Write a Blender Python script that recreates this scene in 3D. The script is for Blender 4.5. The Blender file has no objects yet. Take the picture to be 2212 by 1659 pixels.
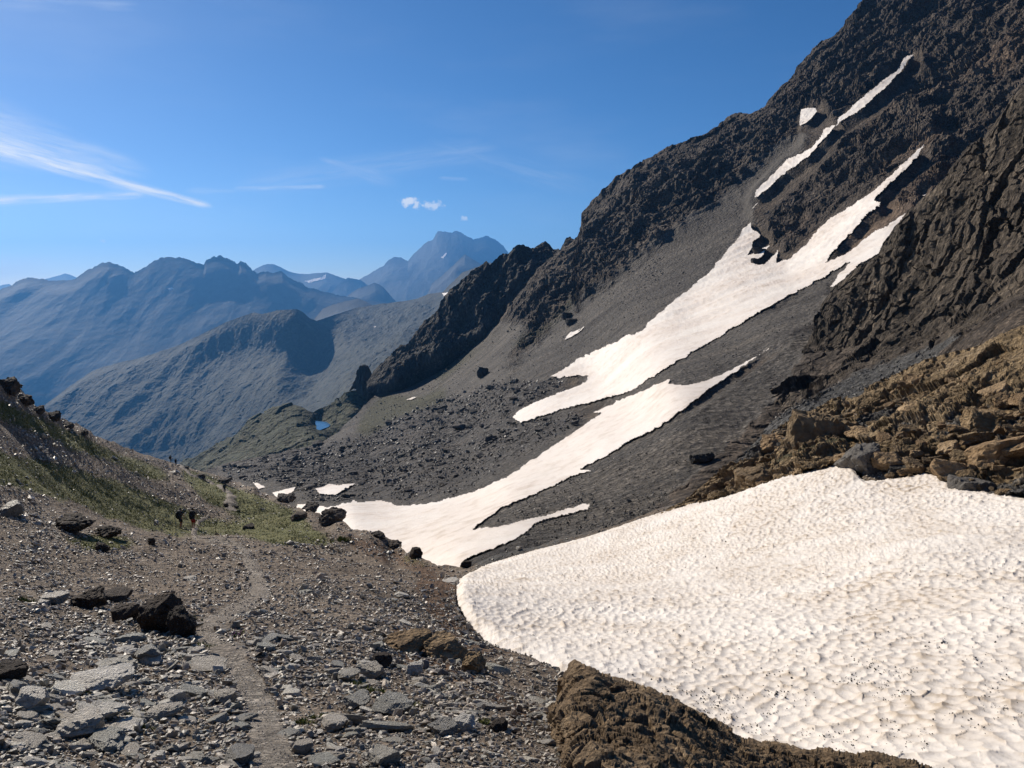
import bpy, bmesh, math, random
import numpy as np
from mathutils import Vector, Matrix

# ------------------------------------------------------------------ camera, light, sky, exposure
scene = bpy.context.scene
COL = scene.collection
EYE = 1.65                      # the lens is the origin; the ground under it lies EYE below
PITCH = math.radians(7.5)
SUN_AZ = math.radians(-43.0)    # measured from the view direction (+Y), negative = left
SUN_EL = math.radians(31.0)
cam_d = bpy.data.cameras.new("camera")
cam_d.sensor_width = 36.0
cam_d.lens = 27.18
cam_d.clip_start = 0.1
cam_d.clip_end = 120000.0
cam = bpy.data.objects.new("camera", cam_d)
COL.objects.link(cam)
cam.rotation_euler = (math.radians(90) - PITCH, 0, 0)
scene.camera = cam

sun_d = bpy.data.lights.new("sun", 'SUN')
sun_d.energy = 5.0
sun_d.angle = math.radians(0.5)
sun_d.color = (1.0, 0.905, 0.77)
sun = bpy.data.objects.new("sun", sun_d)
COL.objects.link(sun)
SUN_DIR = Vector((math.sin(SUN_AZ) * math.cos(SUN_EL), math.cos(SUN_AZ) * math.cos(SUN_EL), math.sin(SUN_EL)))
sun.rotation_euler = SUN_DIR.to_track_quat('Z', 'Y').to_euler()

scene.view_settings.view_transform = 'Standard'
scene.view_settings.look = 'None'
scene.view_settings.exposure = 0.22
scene.view_settings.gamma = 1.0
scene.cycles.volume_bounces = 0
scene.cycles.max_bounces = 6
scene.cycles.diffuse_bounces = 3

# ------------------------------------------------------------------ node helpers
class NT:
    def __init__(self, tree):
        self.t = tree; self.l = tree.links
    def n(self, kind, _out=0, **kw):
        nd = self.t.nodes.new(kind)
        ins = {}
        for k, v in kw.items():
            if k.startswith('i_'):
                ins[k[2:]] = v
            else:
                setattr(nd, k, v)
        for k, v in ins.items():
            key = int(k) if k.isdigit() else k.replace('_', ' ')
            s = nd.inputs[key]
            if isinstance(v, bpy.types.NodeSocket):
                self.l.new(v, s)
            else:
                s.default_value = v
        return nd.outputs[_out] if not isinstance(_out, str) else nd.outputs[_out]
    def math(self, op, a, b=None, c=None, clamp=False):
        kw = {'i_0': a}
        if b is not None: kw['i_1'] = b
        if c is not None: kw['i_2'] = c
        return self.n('ShaderNodeMath', operation=op, use_clamp=clamp, **kw)
    def ramp(self, fac, stops, interp='LINEAR'):
        nd = self.t.nodes.new('ShaderNodeValToRGB')
        nd.color_ramp.interpolation = interp
        e = nd.color_ramp.elements
        while len(e) < len(stops): e.new(0.5)
        for el, (p, c) in zip(e, stops):
            el.position = p; el.color = tuple(c) + (1,) if len(c) == 3 else c
        self.l.new(fac, nd.inputs[0])
        return nd.outputs[0]
    def mix(self, fac, a, b, mode='MIX'):
        nd = self.t.nodes.new('ShaderNodeMix'); nd.data_type = 'RGBA'; nd.blend_type = mode
        for s, v in ((nd.inputs['Factor'], fac), (nd.inputs[6], a), (nd.inputs[7], b)):
            if isinstance(v, bpy.types.NodeSocket): self.l.new(v, s)
            elif s.type == 'RGBA': s.default_value = tuple(v) + (1,) if len(v) == 3 else v
            else: s.default_value = v
        return nd.outputs[2]
    def noise(self, vec, scale, detail=6, rough=0.6, dist=0.0, out='Fac'):
        return self.n('ShaderNodeTexNoise', out, i_Vector=vec, i_Scale=scale, i_Detail=detail, i_Roughness=rough, i_Distortion=dist)
    def vor(self, vec, scale, feature='F1', out='Distance', rnd=1.0):
        return self.n('ShaderNodeTexVoronoi', out, feature=feature, i_Vector=vec, i_Scale=scale, i_Randomness=rnd)
    def step(self, v, lo, hi):
        return self.n('ShaderNodeMapRange', 0, interpolation_type='SMOOTHSTEP', i_0=v, i_1=lo, i_2=hi, i_3=0.0, i_4=1.0)

# ------------------------------------------------------------------ sky with cirrus
def pix_ang(u, v):
    d = ray(np.array([u], float), np.array([v], float))[0]
    return math.atan2(d[0], d[1]), math.asin(d[2] / np.linalg.norm(d))

F = 1669.8                      # focal length in the 2212 x 1659 frame in which the photo was measured
CP, SP = math.cos(PITCH), math.sin(PITCH)
def ray(u, v):
    """direction with unit view depth for frame position (u, v)"""
    xc = (np.asarray(u, float) - 1106.0) / F
    yc = (829.5 - np.asarray(v, float)) / F
    return np.stack([xc, CP + SP * yc, -SP + CP * yc], -1)
def project(P):
    d = P[..., 1] * CP - P[..., 2] * SP
    up = P[..., 1] * SP + P[..., 2] * CP
    d = np.maximum(d, 1e-3)
    return 1106 + F * P[..., 0] / d, 829.5 - F * up / d, d

world = bpy.data.worlds.new("World")
scene.world = world
world.use_nodes = True
W = NT(world.node_tree)
world.node_tree.nodes.clear()
SKY_STRENGTH = 0.08
def build_sky():
    sky = W.n('ShaderNodeTexSky', 0, sky_type='NISHITA', sun_disc=False, sun_elevation=SUN_EL, sun_rotation=SUN_AZ,
              altitude=2600.0, air_density=0.85, dust_density=1.7, ozone_density=5.0)
    tc = W.n('ShaderNodeTexCoord', 'Generated')
    sx = W.t.nodes.new('ShaderNodeSeparateXYZ'); W.l.new(tc, sx.inputs[0])
    X, Y, Z = sx.outputs
    az = W.math('ARCTAN2', X, Y); el = W.math('ARCSINE', Z)
    pv = W.n('ShaderNodeCombineXYZ', 0, i_0=az, i_1=el, i_2=0.0)
    warp = W.n('ShaderNodeVectorMath', 0, operation='MULTIPLY_ADD', i_0=W.n('ShaderNodeTexNoise', 'Color', i_Vector=pv, i_Scale=9.0, i_Detail=4.0), i_1=(0.02, 0.008, 0), i_2=pv)
    sw = W.t.nodes.new('ShaderNodeSeparateXYZ'); W.l.new(warp, sw.inputs[0])
    A, E = sw.outputs[0], sw.outputs[1]
    total = None
    # (u0,v0) - (u1,v1), half widths in frame units at both ends, strength, stretch of the fibres
    streaks = [((20, 330), (432, 438), 13, 7, 1.0), ((-120, 282), (200, 365), 34, 14, 0.7), ((-150, 250), (230, 350), 70, 20, 0.35), ((-150, 438), (290, 420), 10, 7, 0.8), ((280, 405), (420, 432), 14, 5, 0.4),
               ((520, 408), (690, 404), 5, 4, 0.35), ((715, 352), (800, 378), 7, 16, 0.16), ((600, 390), (1000, 330), 26, 26, 0.10), ((1000, 330), (1200, 385), 22, 26, 0.08), ((430, 412), (500, 412), 7, 4, 0.25),
               ((-100, 590), (70, 575), 28, 18, 0.40), ((960, 386), (1000, 388), 4, 4, 0.12), ((-60, -10), (250, 10), 25, 12, 0.12)]
    for (a, b, w0, w1, s) in streaks:
        (x0, y0), (x1, y1) = pix_ang(*a), pix_ang(*b)
        dx, dy = x1 - x0, y1 - y0; L = math.hypot(dx, dy); dx /= L; dy /= L
        t = W.math('ADD', W.math('MULTIPLY', W.math('SUBTRACT', A, x0 + .01), dx), W.math('MULTIPLY', W.math('SUBTRACT', E, y0 + .004), dy))
        n = W.math('ADD', W.math('MULTIPLY', W.math('SUBTRACT', A, x0 + .01), -dy), W.math('MULTIPLY', W.math('SUBTRACT', E, y0 + .004), dx))
        tt = W.math('DIVIDE', t, L, clamp=True)
        wd = W.math('MULTIPLY_ADD', tt, (w1 - w0) / F, w0 / F)
        over = W.math('SUBTRACT', t, W.math('MULTIPLY', tt, L))
        r = W.math('SQRT', W.math('ADD', W.math('POWER', W.math('DIVIDE', n, wd), 2.0), W.math('POWER', W.math('DIVIDE', over, W.math('MULTIPLY', wd, 3.0)), 2.0)))
        fib = W.noise(W.n('ShaderNodeCombineXYZ', 0, i_0=W.math('MULTIPLY', t, 14.0), i_1=W.math('MULTIPLY', n, 150.0), i_2=x0 * 7), 1.0, 5, 0.62)
        fall = W.step(r, 1.5, 0.0)
        m = W.math('MULTIPLY', W.math('MULTIPLY', fall, W.step(fib, 0.18, 0.85)), s * 1.8)
        total = m if total is None else W.math('MAXIMUM', total, m)
    # small cumulus scraps
    for (u, v, w, h, s) in [(884, 437, 22, 11, 0.95), (933, 444, 26, 10, 0.7), (1002, 471, 9, 6, 0.55), (222, 521, 7, 3, 0.6), (900, 441, 12, 9, .8)]:
        x0, y0 = pix_ang(u, v)
        q = W.math('SQRT', W.math('ADD', W.math('POWER', W.math('DIVIDE', W.math('SUBTRACT', az, x0), w / F), 2.0), W.math('POWER', W.math('DIVIDE', W.math('SUBTRACT', el, y0), h / F), 2.0)))
        nz = W.noise(pv, 160.0, 6, 0.65)
        m = W.math('MULTIPLY', W.step(W.math('ADD', q, W.math('MULTIPLY_ADD', nz, 3.4, -1.7)), 1.05, 0.3), s)
        total = W.math('MAXIMUM', total, m)
    veil = W.math('MULTIPLY', W.step(W.noise(W.n('ShaderNodeVectorMath', 0, operation='MULTIPLY', i_0=pv, i_1=(2.2, 9.0, 1)), 1.0, 5, 0.55), 0.45, 0.8), W.math('MULTIPLY', W.step(el, 0.65, 0.05), W.step(el, 0.0, 0.03)))
    total = W.math('MAXIMUM', total, W.math('MULTIPLY', veil, 0.13))
    sky = W.n('ShaderNodeHueSaturation', 0, i_Saturation=1.18, i_Color=sky)
    col = W.mix(total, sky, (9.6, 9.8, 10.2))
    bg = W.n('ShaderNodeBackground', 0, i_Color=col, i_Strength=SKY_STRENGTH)
    out = W.t.nodes.new('ShaderNodeOutputWorld')
    W.l.new(bg, out.inputs['Surface'])
build_sky()

# ------------------------------------------------------------------ noise
_rs = np.random.RandomState(7)
_G = _rs.normal(size=(256, 3)); _G /= np.linalg.norm(_G, axis=1)[:, None]; _G = _G.astype(np.float32)
_R = _rs.rand(65536, 6).astype(np.float32)
def _hash(x, y, z, seed):
    h = (x.astype(np.int64) * 73856093) ^ (y.astype(np.int64) * 19349663) ^ (z.astype(np.int64) * 83492791) ^ (seed * 2654435761)
    h = (h ^ (h >> 13)) * 1274126177
    return (h ^ (h >> 16))
def perlin(P, seed=0):
    sh = P.shape[:-1]; P = P.reshape(-1, 3)
    out = np.empty(len(P), np.float32)
    for s in range(0, len(P), 200000):
        p = P[s:s + 200000]
        i = np.floor(p).astype(np.int64); f = (p - i).astype(np.float32)
        w = f * f * f * (f * (f * 6 - 15) + 10)
        acc = np.zeros(len(p), np.float32)
        for dx in (0, 1):
            for dy in (0, 1):
                for dz in (0, 1):
                    g = _G[_hash(i[:, 0] + dx, i[:, 1] + dy, i[:, 2] + dz, seed) & 255]
                    d = g[:, 0] * (f[:, 0] - dx) + g[:, 1] * (f[:, 1] - dy) + g[:, 2] * (f[:, 2] - dz)
                    wx = w[:, 0] if dx else 1 - w[:, 0]; wy = w[:, 1] if dy else 1 - w[:, 1]; wz = w[:, 2] if dz else 1 - w[:, 2]
                    acc += d * wx * wy * wz
        out[s:s + 200000] = acc * 1.6
    return out.reshape(sh)
def fbm(P, wl, octv=4, seed=0, gain=0.5, ridged=False):
    a, t, out = 1.0, 0.0, 0
    for o in range(octv):
        n = perlin(P / (wl / 2 ** o), seed + o)
        if ridged: n = 1 - 2 * np.abs(n)
        out = out + a * n; t += a; a *= gain
    return out / t
def worley(P, wl, seed=0, flat=False):
    """F1, F2, random numbers of the nearest cell, vector from its centre (units of wl)"""
    sh = P.shape[:-1]; P = P.reshape(-1, 3) / wl
    n = len(P)
    F1 = np.empty(n, np.float32); F2 = np.empty(n, np.float32); R = np.empty((n, 6), np.float32); V = np.empty((n, 3), np.float32)
    zr = (0,) if flat else (-1, 0, 1)
    for s in range(0, n, 200000):
        p = P[s:s + 200000].astype(np.float64)
        i = np.floor(p).astype(np.int64); f = (p - i).astype(np.float32)
        m = len(p)
        f1 = np.full(m, 9, np.float32); f2 = np.full(m, 9, np.float32); hb = np.zeros(m, np.int64); vb = np.zeros((m, 3), np.float32)
        for dx in (-1, 0, 1):
            for dy in (-1, 0, 1):
                for dz in zr:
                    h = _hash(i[:, 0] + dx, i[:, 1] + dy, i[:, 2] + dz, seed) & 65535
                    r = _R[h]
                    v = f - np.array([dx, dy, dz], np.float32) - r[:, :3]
                    if flat: v[:, 2] = 0
                    d = np.einsum('ij,ij->i', v, v)
                    c = d < f1
                    f2 = np.where(c, f1, np.minimum(f2, d)); f1 = np.where(c, d, f1)
                    hb[c] = h[c]; vb[c] = v[c]
        F1[s:s + 200000] = np.sqrt(f1); F2[s:s + 200000] = np.sqrt(f2); R[s:s + 200000] = _R[(hb * 7 + 13) & 65535]; V[s:s + 200000] = vb
    return F1.reshape(sh), F2.reshape(sh), R.reshape(sh + (6,)), V.reshape(sh + (3,))
def blocks(P, wl, seed=0, tilt=1.6, crack=0.35):
    """broken rock: each cell its own height and its own tilted face"""
    P = P + 0.22 * wl * np.stack([perlin(P / wl * 1.7, seed + 31), perlin(P / wl * 1.7, seed + 32), perlin(P / wl * 1.7, seed + 33)], -1)
    f1, f2, R, V = worley(P, wl, seed)
    g = (R[..., 3:] - 0.5) * tilt
    return (R[..., 0] - 0.5) + (g * V).sum(-1) - crack * (1 - np.clip((f2 - f1) / 0.12, 0, 1))

def ledges(P, h, seed=0, warp=1.2):
    """stepped strata: the face creeps out and drops back bed by bed"""
    t = P[..., 2] / h + P[..., 1] * .12 / h + warp * fbm(P, h * 5, 3, seed)
    i = np.floor(t); f = (t - i).astype(np.float32)
    r = _R[_hash(i, i * 0, i * 0, seed) & 65535, 0]
    return (1 - f) * (.4 + .9 * r) - .5
# ------------------------------------------------------------------ interpolation and masks
def tps_fit(xy, val, reg=0.0):
    n = len(xy)
    r2 = ((xy[:, None] - xy[None]) ** 2).sum(-1)
    K = 0.5 * r2 * np.log(r2 + 1e-12) + reg * np.eye(n)
    Pm = np.c_[np.ones(n), xy]
    A = np.block([[K, Pm], [Pm.T, np.zeros((3, 3))]])
    s = np.linalg.solve(A, np.r_[val, 0, 0, 0])
    def f(q):
        sh = q.shape[:-1]; q = q.reshape(-1, 2); o = np.empty(len(q))
        for k in range(0, len(q), 50000):
            c = q[k:k + 50000]
            r2 = ((c[:, None] - xy[None]) ** 2).sum(-1)
            o[k:k + 50000] = (0.5 * r2 * np.log(r2 + 1e-12)) @ s[:n] + s[n] + c @ s[n + 1:]
        return o.reshape(sh)
    return f
def in_poly(u, v, poly):
    inside = np.zeros(u.shape, bool)
    p = np.asarray(poly, float); q = np.roll(p, -1, 0)
    for (x0, y0), (x1, y1) in zip(p, q):
        if y0 == y1: continue
        c = ((y0 > v) != (y1 > v)) & (u < (x1 - x0) * (v - y0) / (y1 - y0) + x0)
        inside ^= c
    return inside
RS = 4.0; RU0, RV0 = -1000.0, -400.0; RW, RH = 1150, 640
def raster(polys, blur=0):
    gu, gv = np.meshgrid(RU0 + RS * np.arange(RW), RV0 + RS * np.arange(RH), indexing='ij')
    m = np.zeros(gu.shape, bool)
    for p in polys: m |= in_poly(gu, gv, p)
    return blurred(m.astype(np.float32), blur)
def blurred(m, blur):
    for _ in range(3 if blur else 0):
        k = np.ones(2 * blur + 1) / (2 * blur + 1)
        m = np.apply_along_axis(lambda a: np.convolve(a, k, 'same'), 0, m)
        m = np.apply_along_axis(lambda a: np.convolve(a, k, 'same'), 1, m)
    return m
def sample(m, u, v):
    x = np.clip((u - RU0) / RS, 0, RW - 1.001); y = np.clip((v - RV0) / RS, 0, RH - 1.001)
    i = x.astype(int); j = y.astype(int); fx = x - i; fy = y - j
    return (m[i, j] * (1 - fx) + m[i + 1, j] * fx) * (1 - fy) + (m[i, j + 1] * (1 - fx) + m[i + 1, j + 1] * fx) * fy
def smooth(x, a, b):
    t = np.clip((x - a) / (b - a), 0, 1); return t * t * (3 - 2 * t)

# ------------------------------------------------------------------ mesh helpers
def tag(o, label=None, cat=None, group=None, kind=None):
    for k, v in (('label', label), ('category', cat), ('group', group), ('kind', kind)):
        if v: o[k] = v
    return o
def link(name, me, mat, parent=None):
    o = bpy.data.objects.new(name, me); COL.objects.link(o)
    if mat: me.materials.append(mat)
    if parent: o.parent = parent
    return o
def mesh_np(name, verts, faces, nper, smooth_sh=True, attrs=None):
    me = bpy.data.meshes.new(name)
    verts = np.ascontiguousarray(verts, np.float32); faces = np.ascontiguousarray(faces, np.int32)
    me.vertices.add(len(verts)); me.vertices.foreach_set('co', verts.ravel())
    nf = faces.size // nper
    me.loops.add(faces.size); me.loops.foreach_set('vertex_index', faces.ravel())
    me.polygons.add(nf); me.polygons.foreach_set('loop_start', np.arange(nf, dtype=np.int32) * nper)
    me.polygons.foreach_set('use_smooth', np.full(nf, smooth_sh))
    for k, a in (attrs or {}).items():
        at = me.attributes.new(k, 'FLOAT', 'POINT'); at.data.foreach_set('value', np.ascontiguousarray(a, np.float32).ravel())
    me.update(calc_edges=True)
    return me
def grid_mesh(name, P, mat, attrs=None, keep=None, smooth_sh=True, flip=False):
    nu, nv = P.shape[:2]
    idx = np.arange(nu * nv).reshape(nu, nv)
    q = np.stack([idx[:-1, :-1], idx[1:, :-1], idx[1:, 1:], idx[:-1, 1:]], -1)
    if flip: q = q[..., ::-1]
    if keep is not None:
        k = keep[:-1, :-1] & keep[1:, :-1] & keep[1:, 1:] & keep[:-1, 1:]
        q = q[k]
    q = q.reshape(-1, 4)
    used = np.unique(q); mp = np.full(nu * nv, -1); mp[used] = np.arange(len(used))
    me = mesh_np(name, P.reshape(-1, 3)[used], mp[q], 4, smooth_sh, {k: a.reshape(-1)[used] for k, a in (attrs or {}).items()})
    return link(name, me, mat)
def normals(P):
    a = np.gradient(P, axis=0); b = np.gradient(P, axis=1)
    n = np.cross(a, b); n /= np.linalg.norm(n, axis=-1, keepdims=True) + 1e-12
    flip = (n * P).sum(-1) > 0          # towards the lens side
    n[flip] *= -1
    return n

# ------------------------------------------------------------------ materials
def new_mat(name):
    m = bpy.data.materials.new(name); m.use_nodes = True
    m.node_tree.nodes.clear()
    return m, NT(m.node_tree)
def finish(T, color, rough=0.85, normal=None, spec=0.25):
    kw = dict(i_Base_Color=color, i_Roughness=rough)
    b = T.t.nodes.new('ShaderNodeBsdfPrincipled')
    for k, v in (('Base Color', color), ('Roughness', rough), ('Specular IOR Level', spec), ('Normal', normal)):
        if v is None: continue
        if isinstance(v, bpy.types.NodeSocket): T.l.new(v, b.inputs[k])
        else: b.inputs[k].default_value = tuple(v) + (1,) if isinstance(v, tuple) and len(v) == 3 else v
    o = T.t.nodes.new('ShaderNodeOutputMaterial'); T.l.new(b.outputs[0], o.inputs['Surface'])
def attr(T, name, out='Fac', kind='GEOMETRY'):
    return T.n('ShaderNodeAttribute', out, attribute_name=name, attribute_type=kind)
def rock_mat(name, cols, s, bump=0.5, extra=(), speck=0.0, objspace=False, stretch=(1, 1, 1), rough=0.85, tint=False, speck_s=3.0, spec=.25, streak=None):
    """cols: dark, middle, light stone; s: size in metres of the broad mottling; extra: (attribute, colours) laid over it"""
    m, T = new_mat(name)
    pos = T.n('ShaderNodeTexCoord', 'Object') if objspace else T.n('ShaderNodeNewGeometry', 'Position')
    vec = T.n('ShaderNodeMapping', 0, i_Vector=pos, i_Scale=stretch)
    n1 = T.noise(vec, 1.0 / s, 8, 0.68, 0.4)
    n2 = T.noise(vec, 6.0 / s, 6, 0.7)
    f = T.math('ADD', T.math('MULTIPLY', n1, 0.6), T.math('MULTIPLY', n2, 0.4))
    def three(c): return T.ramp(f, [(0.30, c[0]), (0.5, c[1]), (0.70, c[2])])
    col = three(cols)
    for (a, c, *k) in extra:
        w = attr(T, a)
        w = T.step(T.math('ADD', w, T.math('MULTIPLY_ADD', n2, 1.0, -0.5)), 0.35, 0.65)
        col = T.mix(w, col, three(c))
    if tint:
        tn = attr(T, 'tint')
        col = T.mix(1.0, col, T.ramp(tn, [(0, (.45, .45, .47)), (.3, (.8, .85, .8)), (.55, (1.0, .92, .82)), (.8, (1.35, 1.35, 1.3)), (1, (2.3, 2.25, 2.1))]), 'MULTIPLY')
    if speck:
        c = T.vor(vec, speck_s / s * 2.2, out='Color')
        sp = T.t.nodes.new('ShaderNodeSeparateColor'); T.l.new(c, sp.inputs[0])
        col = T.mix(1.0, col, T.ramp(sp.outputs[0], [(0, (1 - speck,) * 3), (.6, (1, 1, 1)), (.9, (1 + speck,) * 3), (1, (1 + 2.6 * speck,) * 3)]), 'MULTIPLY')
    if streak:                                            # debris of different shades sorted along the fall line
        sv = T.n('ShaderNodeMapping', 0, i_Vector=pos, i_Scale=streak)
        col = T.mix(1.0, col, T.ramp(T.noise(sv, 1.0, 5, .6, .6), [(.3, (.62, .60, .60)), (.5, (1, 1, 1)), (.7, (1.42, 1.36, 1.28))]), 'MULTIPLY')
    h = T.math('ADD', T.noise(vec, 2.5 / s, 10, 0.72), T.math('MULTIPLY', T.vor(vec, 9.0 / s), 0.35))
    nm = T.n('ShaderNodeBump', 0, i_Strength=bump, i_Distance=s * 0.35, i_Height=h)
    finish(T, col, rough, nm, spec)
    return m
def snow_mat(name, cup, dirt=0.5, tintc=(0.83, 0.76, 0.69), streak=(1, 1, 1)):
    m, T = new_mat(name)
    pos = T.n('ShaderNodeNewGeometry', 'Position')
    big = T.noise(pos, 0.35 / cup * 0.25, 6, 0.65, 0.6)
    fine = T.noise(pos, 3.0 / cup, 6, 0.7)
    rdg = attr(T, 'ridge')
    w = T.math('MULTIPLY', T.math('MULTIPLY', T.step(T.math('ADD', rdg, T.math('MULTIPLY_ADD', fine, 0.9, -0.45)), 0.4, 1.0), T.step(big, 0.3, 0.75)), dirt)
    col = T.mix(T.step(big, 0.32, 0.7), (0.79, 0.735, 0.665), tintc)
    col = T.mix(w, col, (0.36, 0.27, 0.17))
    st = T.noise(T.n('ShaderNodeVectorMath', 0, operation='MULTIPLY', i_0=pos, i_1=streak), 0.22 / cup, 5, 0.7, 1.5)
    col = T.mix(T.math('MULTIPLY', T.step(st, 0.62, 0.75), 0.55 * dirt), col, (0.50, 0.40, 0.25))
    h = T.math('ADD', T.noise(pos, 2.2 / cup, 8, 0.7), T.math('MULTIPLY', T.vor(pos, 1.6 / cup, 'SMOOTH_F1'), 0.5))
    nm = T.n('ShaderNodeBump', 0, i_Strength=0.35, i_Distance=cup * 0.25, i_Height=h)
    finish(T, col, 0.6, nm, 0.3)
    return m

# ------------------------------------------------------------------ far and middle terrain in layers
class Layer:
    def __init__(self, top, ctrl, reg=0.0):
        self.top = np.array(top, float)
        c = np.array(ctrl, float)
        self.f = tps_fit(c[:, :2] / 1000.0, np.log(c[:, 2]), reg * .03)
    def vtop(self, u): return np.interp(u, self.top[:, 0], self.top[:, 1])
    def depth(self, u, v): return np.exp(self.f(np.stack([u, v], -1) / 1000.0))
    def P(self, u, v): return ray(u, v) * self.depth(u, v)[..., None]
    def build(self, name, mat, u0, u1, du, vbot, nv, disp, attrs=None, back=40.0, jag=0.0, smooth_sh=False):
        us = np.arange(u0, u1 + du, du); ts = np.linspace(0, 1, nv)
        vt = self.vtop(us); vb = np.interp(us, [p[0] for p in vbot], [p[1] for p in vbot]); vb = np.maximum(vb, vt + 4)
        if jag: vt = vt + jag * fbm(np.stack([us / 30.0, us * 0, us * 0], -1), 1.0, 5, 77, 0.65) + .5 * jag * fbm(np.stack([us / 8.0, us * 0, us * 0], -1), 1.0, 3, 78, 0.6)
        U = np.repeat(us[:, None], nv, 1); V = vb[:, None] + (vt - vb)[:, None] * ts[None]
        P = self.P(U, V); N = normals(P)
        P = P + disp(P, N, U, V)
        A = attrs(U, V, P) if attrs else {}
        h = P[:, -1, :2] / np.linalg.norm(P[:, -1, :2], axis=1)[:, None]
        rows = [P]
        steps = back * np.array([.06, .18, .4, .8, 1.6, 3.0])
        for s in steps:
            q = P[:, -1].copy(); q[:, :2] += h * s; q[:, 2] -= s * 0.75 * min(1, s / back + .3)
            q += 0.06 * s * np.stack([perlin(q / (back * .3), 5), perlin(q / (back * .3), 6), perlin(q / (back * .3), 7)], -1)
            rows.append(q[:, None])
        P = np.concatenate(rows, 1)
        A = {k: np.concatenate([a] + [a[:, -1:]] * len(steps), 1) for k, a in A.items()}
        return grid_mesh(name, P, mat, A, smooth_sh=smooth_sh)

# --- snow outlines (frame coordinates)
SNOW = {
 'near': [(985,1262),(1000,1240),(1040,1222),(1140,1192),(1250,1163),(1400,1115),(1500,1085),(1590,1065),(1610,1055),(1690,1030),(1760,1015),(1850,992),(1903,977),(1895,990),(1870,1005),(1848,1022),(1850,1032),(1870,1042),(1900,1035),(1950,1030),(2005,1018),(2035,1030),(2045,1045),(2100,1060),(2212,1072),(2340,1080),(2700,1130),(3050,1190),(3250,1500),(3250,1880),(2600,1880),(2150,1760),(1900,1700),(1700,1650),(1560,1600),(1440,1540),(1330,1490),(1240,1468),(1180,1436),(1100,1412),(1050,1386),(1010,1345),(988,1305)],
 'tongue': [(2001,309),(1986,337),(1967,360),(1926,397),(1890,437),(1909,444),(1870,472),(1832,514),(1794,555),(1783,570),(1817,556),(1847,536),(1884,506),(1918,491),(1958,459),(1946,484),(1916,519),(1896,549),(1856,574),(1816,614),(1791,627),(1815,590),(1838,566),(1756,614),(1681,654),(1606,699),(1486,769),(1421,809),(1356,849),(1306,864),(1226,882),(1171,902),(1126,917),(1106,904),(1121,884),(1156,869),(1226,842),(1266,824),(1271,812),(1186,819),(1206,804),(1256,774),(1306,749),(1386,714),(1426,674),(1495,622),(1532,592),(1547,570),(1577,536),(1607,495),(1622,480),(1626,495),(1645,510),(1625,530),(1618,552),(1640,540),(1665,530),(1650,555),(1625,570),(1650,575),(1682,540),(1678,570),(1708,559),(1742,529),(1772,495),(1796,471),(1824,454),(1866,431),(1896,407),(1937,369)],
 'strip': [(1986,135),(1975,150),(1952,176),(1922,210),(1896,236),(1866,262),(1836,281),(1819,294),(1787,332),(1753,364),(1719,386),(1690,409),(1671,431),(1637,452),(1641,435),(1674,405),(1708,366),(1742,352),(1772,332),(1794,300),(1821,289),(1824,276),(1851,251),(1884,221),(1911,199),(1948,169),(1956,150)],
 'square': [(1742,255),(1772,251),(1776,259),(1757,281),(1738,289)],
 'lower': [(1718,722),(1631,774),(1586,807),(1531,844),(1481,884),(1426,924),(1356,959),(1306,989),(1256,1014),(1281,1019),(1241,1029),(1156,1069),(1106,1089),(1086,1098),(1048,1125),(1021,1147),(1065,1142),(1167,1118),(1235,1098),(1275,1087),(1270,1101),(1208,1117),(1157,1132),(1140,1149),(1099,1173),(1031,1200),(1004,1213),(985,1245),(930,1260),(860,1235),(760,1170),(690,1135),(630,1105),(645,1089),(710,1097),(760,1084),(820,1082),(875,1094),(950,1084),(1025,1064),(1106,1024),(1156,989),(1231,939),(1300,893),(1281,892),(1360,855),(1451,819),(1446,830),(1486,834),(1531,822),(1581,799),(1656,756)],
 'gully_a': [(588,1066),(640,1053),(636,1062),(615,1076),(604,1082)],
 'gully_b': [(546,1045),(562,1048),(576,1053),(560,1060)],
 'gully_c': [(680,1057),(712,1048),(770,1047),(748,1060),(725,1072),(690,1069)],
 'sliver': [(1218,737),(1232,720),(1266,704),(1258,715),(1238,728)],
 'dot': [(1988,428),(2003,417),(1998,426)],
 'shelf': [(877,863),(905,857),(892,864),(880,866)],
 'shade': [(997,754),(1012,737),(1037,725),(1030,733),(1008,748)],
 'thread': [(1637,466),(1652,457),(1644,466),(1633,471)],
}
SCREE = [
 [(1040,880),(1100,800),(1230,670),(1330,600),(1440,515),(1560,425),(1680,320),(1740,292),(1765,300),(1690,390),(1640,445),(1625,485),(1540,600),(1400,725),(1200,830),(1150,850)],
 [(1280,900),(1420,812),(1600,702),(1700,655),(1790,600),(1795,660),(1720,725),(1500,830),(1440,850),(1300,905)],
 [(1000,1230),(1030,1140),(1240,1020),(1430,930),(1700,745),(1790,690),(1720,800),(1640,910),(1500,1030),(1400,1120),(1200,1200)],
 [(440,1010),(560,985),(700,955),(780,900),(900,840),(1040,790),(1100,800),(1150,850),(1120,910),(1280,890),(1200,960),(1100,1020),(1000,1080),(860,1095),(700,1100),(560,1080),(440,1040)],
]
BOULDERS = [(455,1020),(560,990),(700,962),(800,935),(900,880),(1000,850),(1060,825),(1180,822),(1260,815),(1180,850),(1110,905),(1180,905),(1290,880),(1200,950),(1100,1000),(1000,1060),(880,1085),(820,1075),(700,1090),(600,1045),(520,1040)]
SNOW_M = raster([p for k, p in SNOW.items() if k != 'near'], 0)
SNOW_S = raster([p for k, p in SNOW.items() if k != 'near'], 1)
SNOW_W = blurred((raster([SNOW[k] for k in ('strip', 'square', 'tongue', 'lower', 'dot', 'thread')], 2) > .01).astype(np.float32), 2)
SNOW_B = blurred((raster([SNOW[k] for k in ('strip', 'square', 'thread')], 2) > .01).astype(np.float32), 3)
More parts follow.
